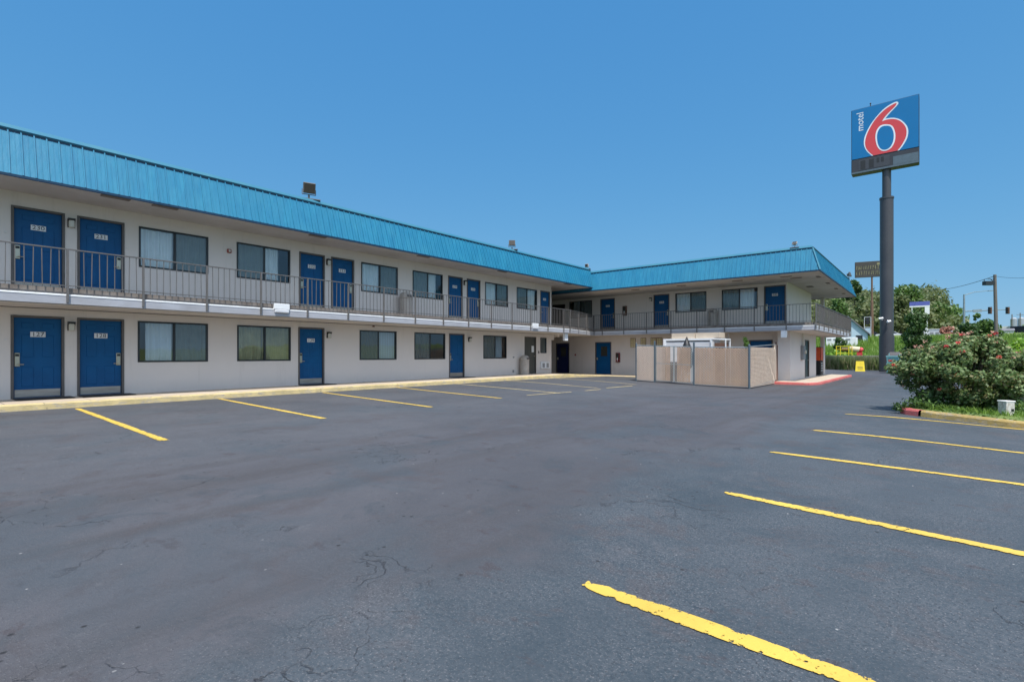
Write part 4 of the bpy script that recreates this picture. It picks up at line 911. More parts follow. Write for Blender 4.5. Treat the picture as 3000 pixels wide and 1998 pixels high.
def sm(px, py):
    u = (px-255)/1045; top = 380-265*u; bot = 1145-210*u; v = (py-top)/(bot-top)
    DL, DR = 46.15, 43.4; uu = u*DL/(DR*(1-u)+DL*u) if False else (u*DR)/(DL*(1-u)+DR*u)*1.0
    uu = (u*DR**-1)/((1-u)/DL+u/DR) if False else u*DL/((1-u)*DR+u*DL)*1.0
    uu = u*DR and (u*1.0*DL*0+u*DR)/((1-u)*DL+u*DR) if False else uu
    return (ox+.05+(W-.1)*u, SZ1+oz-.05-v*(SZ1-zc0-.09))
def smooth_poly(pts, it=2, sharp=()):
    keep = {tuple(p) for p in sharp}
    for _ in range(it):
        out = []; n = len(pts)
        for i in range(n):
            p, q = pts[i], pts[(i+1) % n]
            if tuple(p) in keep: out.append(p)
            else: out.append((.75*p[0]+.25*q[0], .75*p[1]+.25*q[1]))
            if tuple(q) in keep: pass
            else: out.append((.25*p[0]+.75*q[0], .25*p[1]+.75*q[1]))
        pts = out
    return pts
WO = [(1003, 250), (985, 228), (950, 232), (900, 255), (830, 298), (760, 352), (690, 425), (630, 495), (570, 575), (520, 660), (480, 740), (455, 820), (452, 900), (470, 960), (510, 1020), (585, 1078), (1010, 992), (1060, 930), (1105, 860), (1140, 780), (1150, 700), (1140, 630), (1100, 570), (1040, 515), (970, 488), (900, 480), (840, 488), (795, 497), (850, 425), (920, 350), (980, 290)]
RO = [(977, 255), (955, 250), (870, 295), (790, 350), (720, 415), (650, 490), (590, 575), (540, 660), (500, 745), (475, 830), (472, 900), (490, 960), (535, 1020), (608, 1073), (982, 997), (1030, 940), (1080, 860), (1115, 780), (1125, 700), (1112, 630), (1075, 575), (1020, 525), (950, 502), (890, 500), (830, 508), (785, 520), (745, 538), (765, 500), (820, 430), (890, 360), (950, 300)]
WH = [(820, 585), (880, 592), (920, 625), (945, 690), (955, 760), (948, 840), (920, 910), (880, 965), (820, 998), (760, 1005), (710, 985), (672, 940), (648, 870), (638, 790), (645, 720), (668, 660), (710, 610), (760, 588)]
BH = [(820, 607), (868, 612), (900, 645), (922, 700), (930, 760), (922, 840), (900, 900), (865, 950), (815, 980), (765, 985), (720, 965), (690, 920), (672, 860), (665, 790), (670, 725), (692, 670), (725, 630), (770, 610)]
fig = MB()
def layer(pts, sharp, d, mi):
    q = [sm(*p) for p in smooth_poly(pts, 2, sharp)]; 
    if sum(a[0]*b[1]-b[0]*a[1] for a, b in zip(q, q[1:]+q[:1])) < 0: q = q[::-1]
    fig.m = mi; fig.slab_xz(q, oy-.012-d, oy-.012-d+.012)
layer(WO, [(585, 1078), (1010, 992), (795, 497)], .010, 0); layer(RO, [(608, 1073), (982, 997), (745, 538)], .020, 1); layer(WH, [], .030, 0); layer(BH, [], .040, 2)
# the same numeral on the back face
fig.build('numeral', ['sign_white', 'sign_red', 'sign_blue'], cabi)
v, f = text_mesh('motel', .80); mb = MB(); cx_, cz_ = sm(395, 545); xs3 = [p[0] for p in v]; Lw = max(xs3)-min(xs3); k_ = 1.62/Lw
mb.add([(cx_-p[1]*k_*1.05, oy-.020, cz_+p[0]*k_) for p in v], f); mb.build('lettering', 'sign_white', cabi)
mb = MB(); zc = zc0+oz; hz = zc0-SZ0
mb.box(ox+.55, oy-.035, zc-.80*hz, ox+.58*W, oy-.021, zc-.12*hz); mb.m = 1
for k, (a_, wd, hh) in enumerate(((.70, .36, .62), (1.32, .36, .62), (1.88, .20, .34), (2.20, .20, .34))):
    z_t = zc-.17*hz; t_ = .05
    mb.box(ox+a_, oy-.042, z_t-hh*hz*.95, ox+a_+wd, oy-.0355, z_t)
mb.build('price_display', ['pole', 'black'], pc)
mb = MB(); zb0 = SZ0+oz; mb.box(ox+.02, oy-.045, zb0+.02, ox+W-.02, oy-.0205, zb0+.13*hz); mb.box(ox+.63*W, oy-.04, zb0+.14*hz, ox+W-.06, oy-.0205, zb0+.70*hz); mb.build('trim', 'galv_dark', pc)
mb = MB(); mb.tube([(ox+.29*W, oy+.4, SZ1+oz), (ox+.29*W, oy+.4, SZ1+oz+.32)], [.06, .03], 8); mb.lathe([(.02, SZ1+oz+.3), (.08, SZ1+oz+.36), (.02, SZ1+oz+.44)], 8, (ox+.29*W, oy+.4)); mb.build('rod', 'black', pyl)
mb = MB(); zcam = EYE+(CY-937)*44.6/F-SP.z
mb.tube([(-.3, -.45, zcam), (-.35, -.85, zcam+.12)], .05, 8); mb.tube([(.1, -.5, zcam-.05), (.2, -.8, zcam-.15)], .05, 8); mb.tube([(-.5, -.9, zcam+.1), (-.2, -.8, zcam+.15)], .09, 8); mb.tube([(.1, -.95, zcam-.2), (.3, -.7, zcam-.12)], .09, 8)
mb.build('camera_pair', 'white', pyl)
# ------------------------------------------------------------------ A-frame caution sign, dumpster
p = at(2519.5, 1088, 46.5); z = fz(p.x, p.y)
af = thing('caution_sign', (p.x, p.y, z), R(8), label='yellow folding caution sign standing on the asphalt before the weeds', cat='sign')
mb = MB(); mb.add([(-.37, -.28, 0), (.37, -.28, 0), (.30, -.03, .92), (-.30, -.03, .92), (-.37, -.25, 0), (.37, -.25, 0), (.30, 0, .92), (-.30, 0, .92)], [(0, 1, 2, 3), (7, 6, 5, 4), (0, 4, 5, 1), (1, 5, 6, 2), (2, 6, 7, 3), (3, 7, 4, 0)]); mb.build('panel', 'yellow', af)
mb = MB(); mb.add([(-.37, .28, 0), (.37, .28, 0), (.30, .03, .92), (-.30, .03, .92), (-.37, .25, 0), (.37, .25, 0), (.30, .005, .92), (-.30, .005, .92)], [(3, 2, 1, 0), (4, 5, 6, 7), (0, 1, 5, 4), (1, 2, 6, 5), (2, 3, 7, 6), (3, 0, 4, 7)]); mb.build('panel', 'yellow', af)
mb = MB(); f_ = lambda x, z: (x, -.285+.27*z/.92-.004, z)
mb.add([f_(-.16, .48), f_(.16, .48), f_(.0, .74)], [(0, 1, 2)]); [mb.add([f_(-.2, q), f_(.2, q), f_(.2, q+.04), f_(-.2, q+.04)], [(0, 1, 2, 3)]) for q in (.38, .30, .16)]; mb.build('warning_mark', 'black', af)
p = at(2600, 1088, 41.5); z = fz(p.x, p.y)
dp = thing('dumpster', (p.x, p.y, z), R(-4), label='teal steel dumpster beside the foot of the sign pole', cat='dumpster')
mb = MB(); Wd = 2.5
mb.add([(0, 0, .12), (Wd, 0, .12), (Wd, 1.5, .12), (0, 1.5, .12), (-.06, -.2, 1.58), (Wd+.06, -.2, 1.58), (Wd+.06, 1.6, 1.95), (-.06, 1.6, 1.95)], [(0, 3, 2, 1), (0, 1, 5, 4), (1, 2, 6, 5), (2, 3, 7, 6), (3, 0, 4, 7)])
mb.box(-.09, -.25, 1.56, Wd+.09, -.17, 1.66); mb.box(-.08, -.16, .86, Wd+.08, -.08, .96); mb.box(-.1, .1, .0, .06, 1.4, .2); mb.box(Wd-.06, .1, .0, Wd+.1, 1.4, .2)
for x in (.0, .85, 1.65, Wd): mb.bar((x, -.03, .1), (x, -.22, 1.56), .06)
for x in (.15, .95, 1.75): mb.bar((x, -.1, 1.62), (x, -.1, 1.9), .05)
mb.build('body', 'teal', dp)
mb = MB(); mb.add([(0, -.15, 1.67), (Wd, -.15, 1.67), (Wd, 1.6, 2.03), (0, 1.6, 2.03), (0, -.15, 1.63), (Wd, -.15, 1.63), (Wd, 1.6, 1.99), (0, 1.6, 1.99)], [(0, 1, 2, 3), (7, 6, 5, 4), (0, 4, 5, 1), (1, 5, 6, 2), (2, 6, 7, 3), (3, 7, 4, 0)]); mb.build('lid', 'frame_brown', dp); dp.scale = (.86, .86, .86)
# ------------------------------------------------------------------ far buildings, machine, sheds
p = at(2484, 1005, 92); zl = float(land(p.x, p.y))-.2
ho = thing('house', (p.x, p.y, zl), R(12), label='pale blue sided house with a grey shingle roof behind the gallery end', cat='house')
zE = EYE+(CY-977)*92/F-zl; zP = EYE+(CY-930)*92/F-zl; hw = 2.95
mb = MB(); mb.add([(-hw, 0, -1), (hw, 0, -1), (hw, 0, zE), (0, 0, zP), (-hw, 0, zE), (-hw, 12, -1), (hw, 12, -1), (hw, 12, zE), (0, 12, zP), (-hw, 12, zE)], [(0, 1, 2, 3, 4), (9, 8, 7, 6, 5), (1, 6, 7, 2), (5, 0, 4, 9)]); mb.build('wall', 'house_blue', ho)
mb = MB(); sl = (zP-zE)/hw
for s in (-1, 1): mb.add([(s*(hw+.35), -.4, zE-.35*sl), (0, -.4, zP+.02), (0, 12.4, zP+.02), (s*(hw+.35), 12.4, zE-.35*sl), (s*(hw+.35), -.4, zE-.35*sl+.2), (0, -.4, zP+.25), (0, 12.4, zP+.25), (s*(hw+.35), 12.4, zE-.35*sl+.2)], [(0, 1, 2, 3), (4, 7, 6, 5), (0, 4, 5, 1), (3, 2, 6, 7), (0, 3, 7, 4)])
mb.build('roof', 'shingle', ho); mb = MB(); mb.box(1.2, -.06, .6, 2.2, -.001, 1.6); mb.build('window', 'bronze', ho)
p = at(2464, 1002, 86); zl = float(land(p.x, p.y)); zz = EYE+(CY-989)*86/F-zl
mb = MB(); mb.box(-2.2, 0, -.5, 2.2, 1.6, zz, .05); wt = thing('trailer', (p.x, p.y, zl), label='long low white trailer in the grass before the blue house', cat='trailer'); mb.build('body', 'white', wt)
[MB().box(-2+i*.9, -.02, zz-.5, -1.4+i*.9, -.001, zz-.2).build('window', 'grey_screen', wt) for i in range(4)]; mb = MB(); [mb.tube([(x, -.02, .0), (x, .2, .0)], .35, 12) for x in (-.5, .5)]; mb.build('wheel', 'black', wt)
p = at(2450, 1036, 66); zl = p.z
ym = thing('site_trailer', (p.x, p.y, zl), R(6), label='yellow pipe frame carrying a beige tank with a red end among the weeds', cat='trailer'); mb = MB()
for x in (0, .45, 1.35, 1.7):
    for y in (0, .8): mb.bar((x, y, -1.2), (x, y, .98), .07)
for z in (.05, .55, .95): mb.bar((0, 0, z), (1.7, 0, z), .06); mb.bar((0, .8, z), (1.7, .8, z), .06)
mb.build('frame', 'yellow', ym); mb = MB(); mb.tube([(1.5, .4, .55), (1.7, .4, .6), (2.5, .4, .5)], [.3, .36, .36], 14); mb.build('tank', 'wet_beige', ym, smooth=False)
mb = MB(); mb.tube([(2.5, .4, .5), (2.75, .4, .4), (2.85, .4, .35)], [.37, .34, .2], 14); mb.box(2.2, .1, -1.2, 2.8, .7, .15); mb.build('tank_end', 'sign_red', ym); mb = MB(); mb.tube([(.6, .4, .5), (1.3, .4, .5)], .26, 12); mb.build('engine', 'rust', ym)
mb = MB(); Z_ = -.34
mb.box(-12, 62.6, -1.0, 6, 62.85, 1.12, .02); lw = mb.build('retaining_wall', M('stained_concrete', (.30, .30, .26), (.2, .2, .17), 1.5, .9)); tag(lw, 'low stained concrete wall behind the weeds', 'wall')
# brown sign on a wooden pole
D_ = 98.; p = at(2554.5, 985, D_); zl = float(land(p.x, p.y))
bs = thing('roadside_sign', (p.x, p.y, zl), R(14), label='brown panel sign with faded yellow letters on a wooden pole', cat='sign')
zt2 = EYE+(CY-766)*D_/F-zl; zb2 = EYE+(CY-812)*D_/F-zl; wd = 76*D_/F*1.25
mb = MB(); mb.tube([(0, 0, -.5), (0, 0, zb2*.6), (0, 0, zb2*.61), (0, 0, zb2)], [.30, .24, .17, .15], 12); mb.build('pole', 'wood_pole', bs)
mb = MB(); mb.box(-wd*.44, -.2, zb2, wd*.40, .2, zt2, .03); sg = mb.build('panel', 'brown_plate', bs)
mb = MB(); rr = random.Random(3)
for row in range(2):
    zc = zb2+(zt2-zb2)*(.62-.34*row); x = -wd*.40
    while x < wd*.33:
        lw_ = rr.uniform(.16, .3); hh = (zt2-zb2)*.12
        mb.bar((x, -.215, zc-hh), (x+rr.uniform(-.05, .12), -.215, zc+hh), .10, .02); mb.bar((x, -.215, zc+rr.choice((-1, 0, 1))*hh), (x+lw_, -.215, zc+rr.choice((-1, 0, 1))*hh*.9), .09, .02); x += lw_+.14
mb.box(wd*.12, -.22, zt2-.75, wd*.3, -.205, zt2-.35); mb.build('lettering', 'yellow_txt', sg)
# pedestrian / traffic signal post beside it
D_ = 95.; p = at(2542, 989, D_); zl = float(land(p.x, p.y)); sp = thing('signal_post', (p.x, p.y, zl), label='pale frame post with dark signal heads next to the wooden pole', cat='traffic light')
h_ = EYE+(CY-929)*D_/F-zl; mb = MB(); [mb.bar((x, 0, -.3), (x, 0, h_), .09) for x in (-.5, .5)]; mb.bar((-.5, 0, h_), (.5, 0, h_), .08); mb.bar((-.5, 0, h_*.55), (.5, 0, h_*.55), .08); mb.build('frame', 'pale_wall', sp)
mb = MB(); mb.box(-.28, -.2, h_*.66, .3, .1, h_*.97, .05); mb.build('signal_head', 'black', sp); mb = MB(); mb.box(-.42, -.1, h_*.2, .42, .0, h_*.5); mb.build('panel', 'house_blue', sp)
# cars on the upper road
def car(px, py, D, L, mat, label, rz=0., cab_shift=0.):
    p = at(px, py, D); t = thing('parked_car', (p.x, p.y, p.z), rz, label=label, cat='car', group='cars on the road above the grass bank'); Hc = 1.5
    prof = [(-L/2, .35), (-L/2, .80), (-L/2+.25, .95), (-L*.30, 1.0), (-L*.16, 1.45), (L*.20, 1.47), (L*.34, 1.02), (L/2-.15, .85), (L/2, .65), (L/2, .35)]
    mb = MB(); mb.slab_xz(prof, -.88, .88); mb.build('body', mat, t)
    mb = MB(); mb.slab_xz([(-L*.27, 1.02), (-L*.15, 1.39), (L*.01, 1.4), (L*.01, 1.02)], -.89, .89); mb.slab_xz([(L*.03, 1.02), (L*.03, 1.4), (L*.19, 1.4), (L*.30, 1.03)], -.89, .89); mb.build('window', 'car_glass', t)
    for x in (-L*.31, L*.31):
        for a_, b_ in ((-.92, -.7), (.7, .92)): mb = MB(); mb.tube([(x, a_, .33), (x, b_, .33)], .34, 16); mb.build('wheel', 'black', t)
car(2606, 991, 117, 5.2, 'white_car', 'white car on the far road half hidden by the sign pole'); car(2552, 991, 121, 4.3, 'dark_car', 'dark car on the far road behind the wooden pole', .05)
# purple canopy sign, pale building, poles
D_ = 112.; p = at(2694, 915, D_); zl = float(land(p.x, p.y)); cs = thing('canopy_sign', (p.x, p.y, zl), label='purple and white banner sign on two legs among the trees', cat='sign')
h1 = EYE+(CY-884)*D_/F-zl; h0 = EYE+(CY-896)*D_/F-zl; mb = MB(); mb.box(-1.75, -.15, h0, 1.75, .15, h1, .02); mb.build('banner', 'purple', cs)
mb = MB(); mb.box(-1.75, -.16, h0-.28, 1.75, .16, h0-.005); mb.box(.9, -.14, h0-1.9, 1.7, .14, h0-.3); mb.build('lower_band', 'white', cs); mb = MB(); [mb.bar((x, 0, -.3), (x, 0, h0-.28), .16) for x in (-1.3, 1.3)]; mb.build('leg', 'white', cs)
D_ = 118.; p = at(2748, 984, D_); zl = p.z; pb = thing('low_building', (p.x, p.y, zl), label='low pale grey building at the top of the grass bank', cat='building')
mb = MB(); mb.box(-1.8, 0, -.8, 2.6, 4, 1.45); mb.build('wall', 'pale_wall', pb); mb = MB(); mb.box(-2.6, -.3, -.8, -1.9, 3, 2.0); mb.box(-1.9, -.1, 1.46, 2.7, 4.1, 1.6); mb.build('roof', 'white', pb); [MB().box(-1.4+i*1.0, -.05, .2, -.8+i*1.0, -.001, .9).build('window', 'grey_screen', pb) for i in range(4)]
# utility pole with floodlight
b0 = at(2921, 1037, 50); z0 = float(land(b0.x, b0.y)); top = at(2914.5, 805, 50)
up = thing('utility_pole', (b0.x, b0.y, z0), label='grey wooden utility pole with a floodlight near its top', cat='utility pole'); d = top-Vector((b0.x, b0.y, z0))
mb = MB(); mb.tube([(0, 0, -.5), tuple(d*.5), tuple(d)], [.17, .15, .125], 12); mb.build('pole', 'grey_pole', up, smooth=False)
rt = Vector((CA, SA, 0)); q = d*.93
mb = MB(); mb.bar(q+Vector((0, 0, .15)), q-rt*.7+Vector((0, 0, .18)), .05); mb.bar(q-rt*.2, q-rt*.5+Vector((0, 0, .2)), .04)
fl = mb.build('bracket', 'black', up); mb = MB(); c_ = q-rt*.62-Vector((0, 0, .22)); mb.bar(c_-rt*.45, c_+rt*.42, .42, .38); mb.bar(c_-rt*.45+Vector((0, 0, .19)), c_-rt*.42+Vector((0, 0, .4)), .06); mb.build('lamp_head', 'bronze', up)
def wire(a, b, sag, r, label, group='overhead wires'):
    pts = [a.lerp(b, t)-Vector((0, 0, sag*4*t*(1-t))) for t in np.linspace(0, 1, 17)]; mb = MB(); mb.tube([p-a for p in pts], r, 5); tag(mb.build('overhead_wire', 'black', None, a), label, 'wire', group)
T = up.location+d*.985
wire(at(2690, 846, 118), T, .8, .03, 'thin overhead wire running from the utility pole left over the tree tops')
wire(T, at(3120, 795, 40), .35, .014, 'thin overhead wire running right from the utility pole'); 
wire(at(2400, 920, 110), at(2700, 915, 140), .6, .03, 'pale overhead wire crossing before the wooded hill')
wire(at(2500, 936, 80), at(2640, 922, 120), .5, .025, 'lower overhead wire behind the sign pole')
# traffic signal mast with street light arm
D_ = 75.; pb_ = at(2824.5, 950, D_); zl = float(land(pb_.x, pb_.y)); tm = thing('traffic_signal_mast', (pb_.x, pb_.y, zl), label='tall traffic signal mast with two hanging signal heads and a lamp arm', cat='traffic light')
fw = Vector((-SA, CA, 0)); topz = EYE+(CY-863)*D_/F-zl; armz = EYE+(CY-912)*D_/F-zl; px_m = D_/F
mb = MB(); mb.tube([(0, 0, -.3), (0, 0, topz)], [.16, .11], 10); mb.build('pole', 'galv', tm)
mb = MB(); mb.tube([(0, 0, armz), tuple(rt*(128*px_m)+Vector((0, 0, armz+.25)))], [.10, .05], 8); mb.bar(rt*(24*px_m)+Vector((0, 0, armz+.0))-fw*.1, rt*(50*px_m)+Vector((0, 0, armz+.1))-fw*.1, .06, .42); mb.build('signal_arm', 'galv', tm)
mb = MB(); mb.tube([(0, 0, topz-.1), tuple(rt*(30*px_m)+Vector((0, 0, topz+.35))), tuple(rt*(70*px_m)+Vector((0, 0, topz+.55)))], [.06, .05, .04], 8); mb.bar(rt*(70*px_m)+Vector((0, 0, topz+.53)), rt*(84*px_m)+Vector((0, 0, topz+.55)), .25, .10); mb.build('lamp_arm', 'galv', tm)
for off in (72.5, 124):
    c = rt*(off*px_m)+Vector((0, 0, armz+.10))-fw*.18; mb = MB(); mb.bar(c-Vector((0, 0, .5)), c+Vector((0, 0, .5)), .42, .22, up=tuple(fw)); mb.m = 1
    for k in (-1, 0, 1): cc = c-fw*.12+Vector((0, 0, .31*k)); mb.tube([cc, cc-fw*.12], .11, 10)
    mb.build('signal_head', ['black', 'rust'], tm)
# distant grey tower blocks and lorry
D_ = 210.; p = at(2986, 985, D_); sl_ = thing('grey_silos', (p.x, p.y, p.z), label='pale grey ribbed industrial silos in the far distance at the right edge', cat='silo')
hh = (985-934)*D_/F; mb = MB(); [mb.lathe([(1.05, -4), (1.05, hh), (.5, hh+.5), (.1, hh+.6)], 14, (x, 0)) for x in (-1.6, .6, 2.8)]; mb.build('tank', M('hazy_grey_metal', (.34, .38, .42), (.27, .31, .35), .8, .6, stretch=(3, 3, .1)), sl_)
mb = MB(); mb.box(-7, 2, -4, -2, 6, hh*.6); mb.build('wall', 'pale_wall', sl_)
for px_, py_ in ((2989, 917), (2965, 921)):
    D_ = 170; a = at(px_, 975, D_); mb = MB(); h = (975-py_)*D_/F; u_ = thing('distant_utility_pole', a, label='thin dark utility pole far away, '+('with a crossarm, nearest the right edge' if px_ > 2980 else 'left of the grey silos'), cat='utility pole', group='distant utility poles')
    mb.tube([(0, 0, -3), (0, 0, h)], .14, 7); mb.build('pole', 'grey_pole', u_)
    if px_ > 2980: mb = MB(); mb.bar(-rt*1.2+Vector((0, 0, h-.6)), rt*1.2+Vector((0, 0, h-.6)), .14); mb.build('crossarm', 'grey_pole', u_)
p = at(2997, 985, 130); lo = thing('lorry', p, R(40), label='dark lorry on the road at the right edge', cat='lorry'); mb = MB(); mb.box(-1.2, -2.5, .5, 1.2, 2.2, 2.6, .1); mb.build('body', 'dark_car', lo)
mb = MB(); mb.box(-1.1, -2.53, 1.5, 1.1, -2.502, 2.3); mb.build('windscreen', 'car_glass', lo); mb = MB(); [mb.tube([(-1.25, y, .4), (1.25, y, .4)], .45, 12) for y in (-1.6, 1.4)]; mb.build('wheel', 'black', lo)
p = at(2945, 985, 130); br = thing('low_shed', p, label='low pale shed with a brown bank beside the utility pole', cat='shed'); mb = MB(); mb.box(-1.6, 0, -1, 1.6, 3, 1.4); mb.build('wall', 'pale_wall', br); mb = MB(); mb.add([(-1.8, -.2, 1.41), (1.8, -.2, 1.41), (1.8, 1.5, 2.0), (-1.8, 1.5, 2.0), (-1.8, 3.2, 1.41), (1.8, 3.2, 1.41)], [(0, 1, 2, 3), (3, 2, 5, 4), (0, 3, 4), (1, 5, 2)]); mb.build('roof', 'shingle', br)
# ------------------------------------------------------------------ planted island
isl = [(-.42, 14.2), (-.34, 13.92), (-.14, 13.74), (1.27, 13.04), (4, 11.9), (12, 9.0), (16, 9), (16, 18.1), (2.1, 18.1), (.6, 17.3), (-.3, 15.4)]
mb = MB(); n = len(isl); mb.add([(x, y, float(lot(x, y))+.13) for x, y in isl], [tuple(range(n))]); tag(mb.build('planting_bed', 'land'), kind='structure')
def kz(x, y): return (x, y, float(lot(x, y))+.13)
kerb([kz(*isl[0]), kz(*isl[1]), kz(*isl[2])], .15, 'kerb_red'); kerb([kz(*isl[2]), kz(*isl[3]), kz(*isl[4]), kz(*isl[5])], .15, 'kerb_gold'); kerb([kz(*isl[7]), kz(*isl[8]), kz(*isl[9]), kz(*isl[10]), kz(*isl[0])], .12, 'walk')
kerb([(2.45, 18.4, float(lot(2.3, 18.4))+.12), (2.45, 60, float(lot(2.3, 60))+.12)][::-1], .16, 'wall_kerb')
# rose bush
B0 = Vector((.56, 15.22, .08)); Db = 11.6
bush = thing('rose_bush', B0, label='large rounded rose bush with red blooms at the tip of the planted island', cat='bush')
bl = []; rr = random.Random(11)
for i in range(165):
    a = rr.uniform(0, 6.28); zf = rr.random()**.95; lim = 1.38*max(.05, 1-((zf-.33)/.74)**2)**.75; lim *= 1 if zf > .2 else .62
    rad = lim*math.sqrt(rr.random())
    z = .20+zf*1.28; b = rr.uniform(.13, .24)
    bl.append((math.cos(a)*rad*1.03, math.sin(a)*rad*.9, z, b, b, b*.8))
P, N = cloud(bl, 46000, .45); k = P[:, 2] > .08; P, N = P[k], N[k]; N[:, 2] += .5; leaf_obj('foliage', P, N, .046*(.6+.9*RNG.random(len(P))), 'leaf_rose', bush, 1.5)
mb = MB()
for i in range(40):
    b = bl[i]; mb.tube([(rr.uniform(-.15, .15), rr.uniform(-.15, .15), -.05), (b[0]*.45, b[1]*.45, b[2]*.5), (b[0], b[1], b[2]+.1)], [.014, .009, .004], 5)
mb.build('stems', 'bark', bush)
for i in range(110):
    b = Vector(rr.choice(bl)[:3]) if i else Vector(bl[0][:3]); rb = .2; out = Vector((b.x/1.3, b.y/1.1, (b.z-.55)/.8))
    if out.length < .62 or b.z < .45: continue
    c = b+out.normalized()*rb*1.08; red = i % 9 < 4; cnt = 18 if red else 8; sp_ = .022 if red else .028
    A = np.array([tuple(c)]).repeat(cnt, 0); leaf_obj('bloom' if red else 'faded_bloom', A+np.clip(RNG.normal(size=A.shape), -1.4, 1.4)*[sp_*1.1, sp_*1.1, sp_*.7], RNG.normal(size=A.shape)+[0, 0, 1], .036, 'petal' if red else 'petal_old', bush, 1.1)
# ground cover in the island and weeds
def blades(name, X, Y, zf, hgt, wid, mat, label=None, lean=.35):
    n = len(X); Z = zf(X, Y); a = RNG.random(n)*6.283; h = hgt*(.45+.8*RNG.random(n)); w = wid*(.6+.8*RNG.random(n)); lx, ly = RNG.normal(size=n)*lean*h, RNG.normal(size=n)*lean*h
    dx, dy = np.cos(a)*w/2, np.sin(a)*w/2
    V = np.stack([np.stack([X-dx, Y-dy, Z-.02], 1), np.stack([X+dx, Y+dy, Z-.02], 1), np.stack([X+dx*.5+lx*.5, Y+dy*.5+ly*.5, Z+h*.6], 1), np.stack([X+lx, Y+ly, Z+h], 1)], 1).reshape(-1, 3)
    me = bpy.data.meshes.new(name); me.vertices.add(n*4); me.vertices.foreach_set('co', V.ravel()); me.loops.add(n*4); me.loops.foreach_set('vertex_index', np.arange(n*4)); me.polygons.add(n)
    me.polygons.foreach_set('loop_start', np.arange(n)*4); me.polygons.foreach_set('loop_total', np.full(n, 4)); me.update(calc_edges=True); me.materials.append(MT[mat]); o = bpy.data.objects.new(name, me); COL.objects.link(o)
    return tag(o, label, None, None, 'stuff')
def in_poly(X, Y, poly):
    c = np.zeros(len(X), bool); n = len(poly)
    for i in range(n):
        x0, y0 = poly[i]; x1, y1 = poly[(i+1) % n]; m = ((y0 > Y) != (y1 > Y)) & (X < (x1-x0)*(Y-y0)/(y1-y0+1e-9)+x0); c ^= m
    return c
X = RNG.uniform(-.5, 9, 60000); Y = RNG.uniform(9.5, 18, 60000); k = in_poly(X, Y, [(-.30, 14.25), (-.05, 13.88), (1.3, 13.2), (4, 12.1), (9, 10.3), (9, 18), (2.1, 18), (.7, 17.2), (-.15, 15.4)]); X, Y = X[k], Y[k]
k = (X < 3.5) | (RNG.random(len(X)) < .4); X, Y = X[k], Y[k]
dens = np.sin(X*5)*np.cos(Y*4)+RNG.normal(size=len(X))*.6 > -.75; X, Y = X[dens], Y[dens]
blades('ground_cover_grass', X, Y, lambda x, y: lot(x, y)+.13, .13, .02, 'grass_blade', 'short green ground cover in the planted island')
n = 15000; X = RNG.uniform(-.3, 7, n); Y = RNG.uniform(10.2, 18, n); k = in_poly(X, Y, isl); X, Y = X[k], Y[k]; Pp = np.stack([X, Y, lot(X, Y)+.14+.14*RNG.random(len(X))*(1+np.sin(X*3+Y*2))*.8], 1)
o = leaf_obj('creeping_leaves', Pp, RNG.normal(size=Pp.shape)*.5+[0, 0, 1], .05, 'leaf_mid'); tag(o, 'small creeping leaves spreading in the planted island', None, None, 'stuff')
# small sprays hanging over the kerb tip
A = np.array([(-.45, 14.15, .12, .22), (-.62, 14.0, .10, .12), (-.2, 14.3, .2, .28), (.1, 14.6, .2, .3)]); P, N = cloud(A[:, :4], 900, .2); k = P[:, 2] > 0.02
sb = thing('low_shrub', (0, 0, 0), label='small dark shrub spilling over the red kerb tip', cat='shrub'); leaf_obj('foliage', P[k], N[k], .045, 'leaf_dark', sb); MB().tube([(-.2, 14.4, .0), (-.4, 14.2, .2)], .012, 5).build('stems', 'bark', sb)
# electrical boxes
p = at(2948, 1212, 10.0); eb_ = thing('utility_box', (p.x, p.y, float(lot(p.x, p.y))+.12), YAW, label='white peeling utility box standing in the planted island', cat='utility box')
mb = MB(); mb.box(-.085, -.09, -.05, .085, .09, .30, .008); mb.build('body', M('peeling_white_paint', (.66, .66, .63), (.30, .26, .21), 22, .8), eb_); mb = MB(); mb.box(-.095, -.10, .301, .095, .10, .325, .008); mb.build('lid', 'white', eb_); mb = MB(); mb.box(.01, -.096, .12, .06, -.091, .17); mb.build('latch', 'black', eb_)
p = at(2918, 1196, 11.6); e2 = thing('pipe_box', (p.x, p.y, float(lot(p.x, p.y))+.12), YAW, label='small blue-grey utility box half hidden under the rose bush', cat='utility box'); mb = MB(); mb.box(-.2, -.1, -.05, .16, .12, .26, .01); mb.build('body', 'pale_wall', e2); mb = MB(); mb.box(.02, -.107, .0, .12, -.101, .2); mb.build('door', 'black', e2)
# young shrub by the enclosure's left post
t = thing('weedy_shrub', (-11.95, 26.4, -.02), label='thin yellow-green shrub beside the left post of the slatted enclosure', cat='shrub'); bb = [(0, 0, .15, .32, .3, .16), (.1, 0, .3, .3, .3, .2), (.05, .0, .8, .16, .16, .3), (-.1, .05, 1.2, .14, .14, .25), (.05, 0, 1.5, .09, .09, .2)]
P, N = cloud(bb, 1500, .2); leaf_obj('foliage', P, N, .065, 'leaf_yellow', t); MB().tube([(0, 0, 0), (.02, 0, .8), (0, 0, 1.5)], .012, 5).build('stems', 'bark', t)
t = thing('climbing_vine', (-6.45, 24.3, -.2), label='small green vine climbing over the corner post of the enclosure', cat='vine'); P, N = cloud([(0, 0, 1.9, .13, .13, .16), (-.08, 0, 2.1, .08, .08, .14), (.02, 0, 1.6, .1, .1, .2)], 420, .2); leaf_obj('foliage', P, N, .07, 'leaf_mid', t); MB().tube([(0, 0, 0), (0, 0, 1.9)], .01, 5).build('stems', 'bark', t)
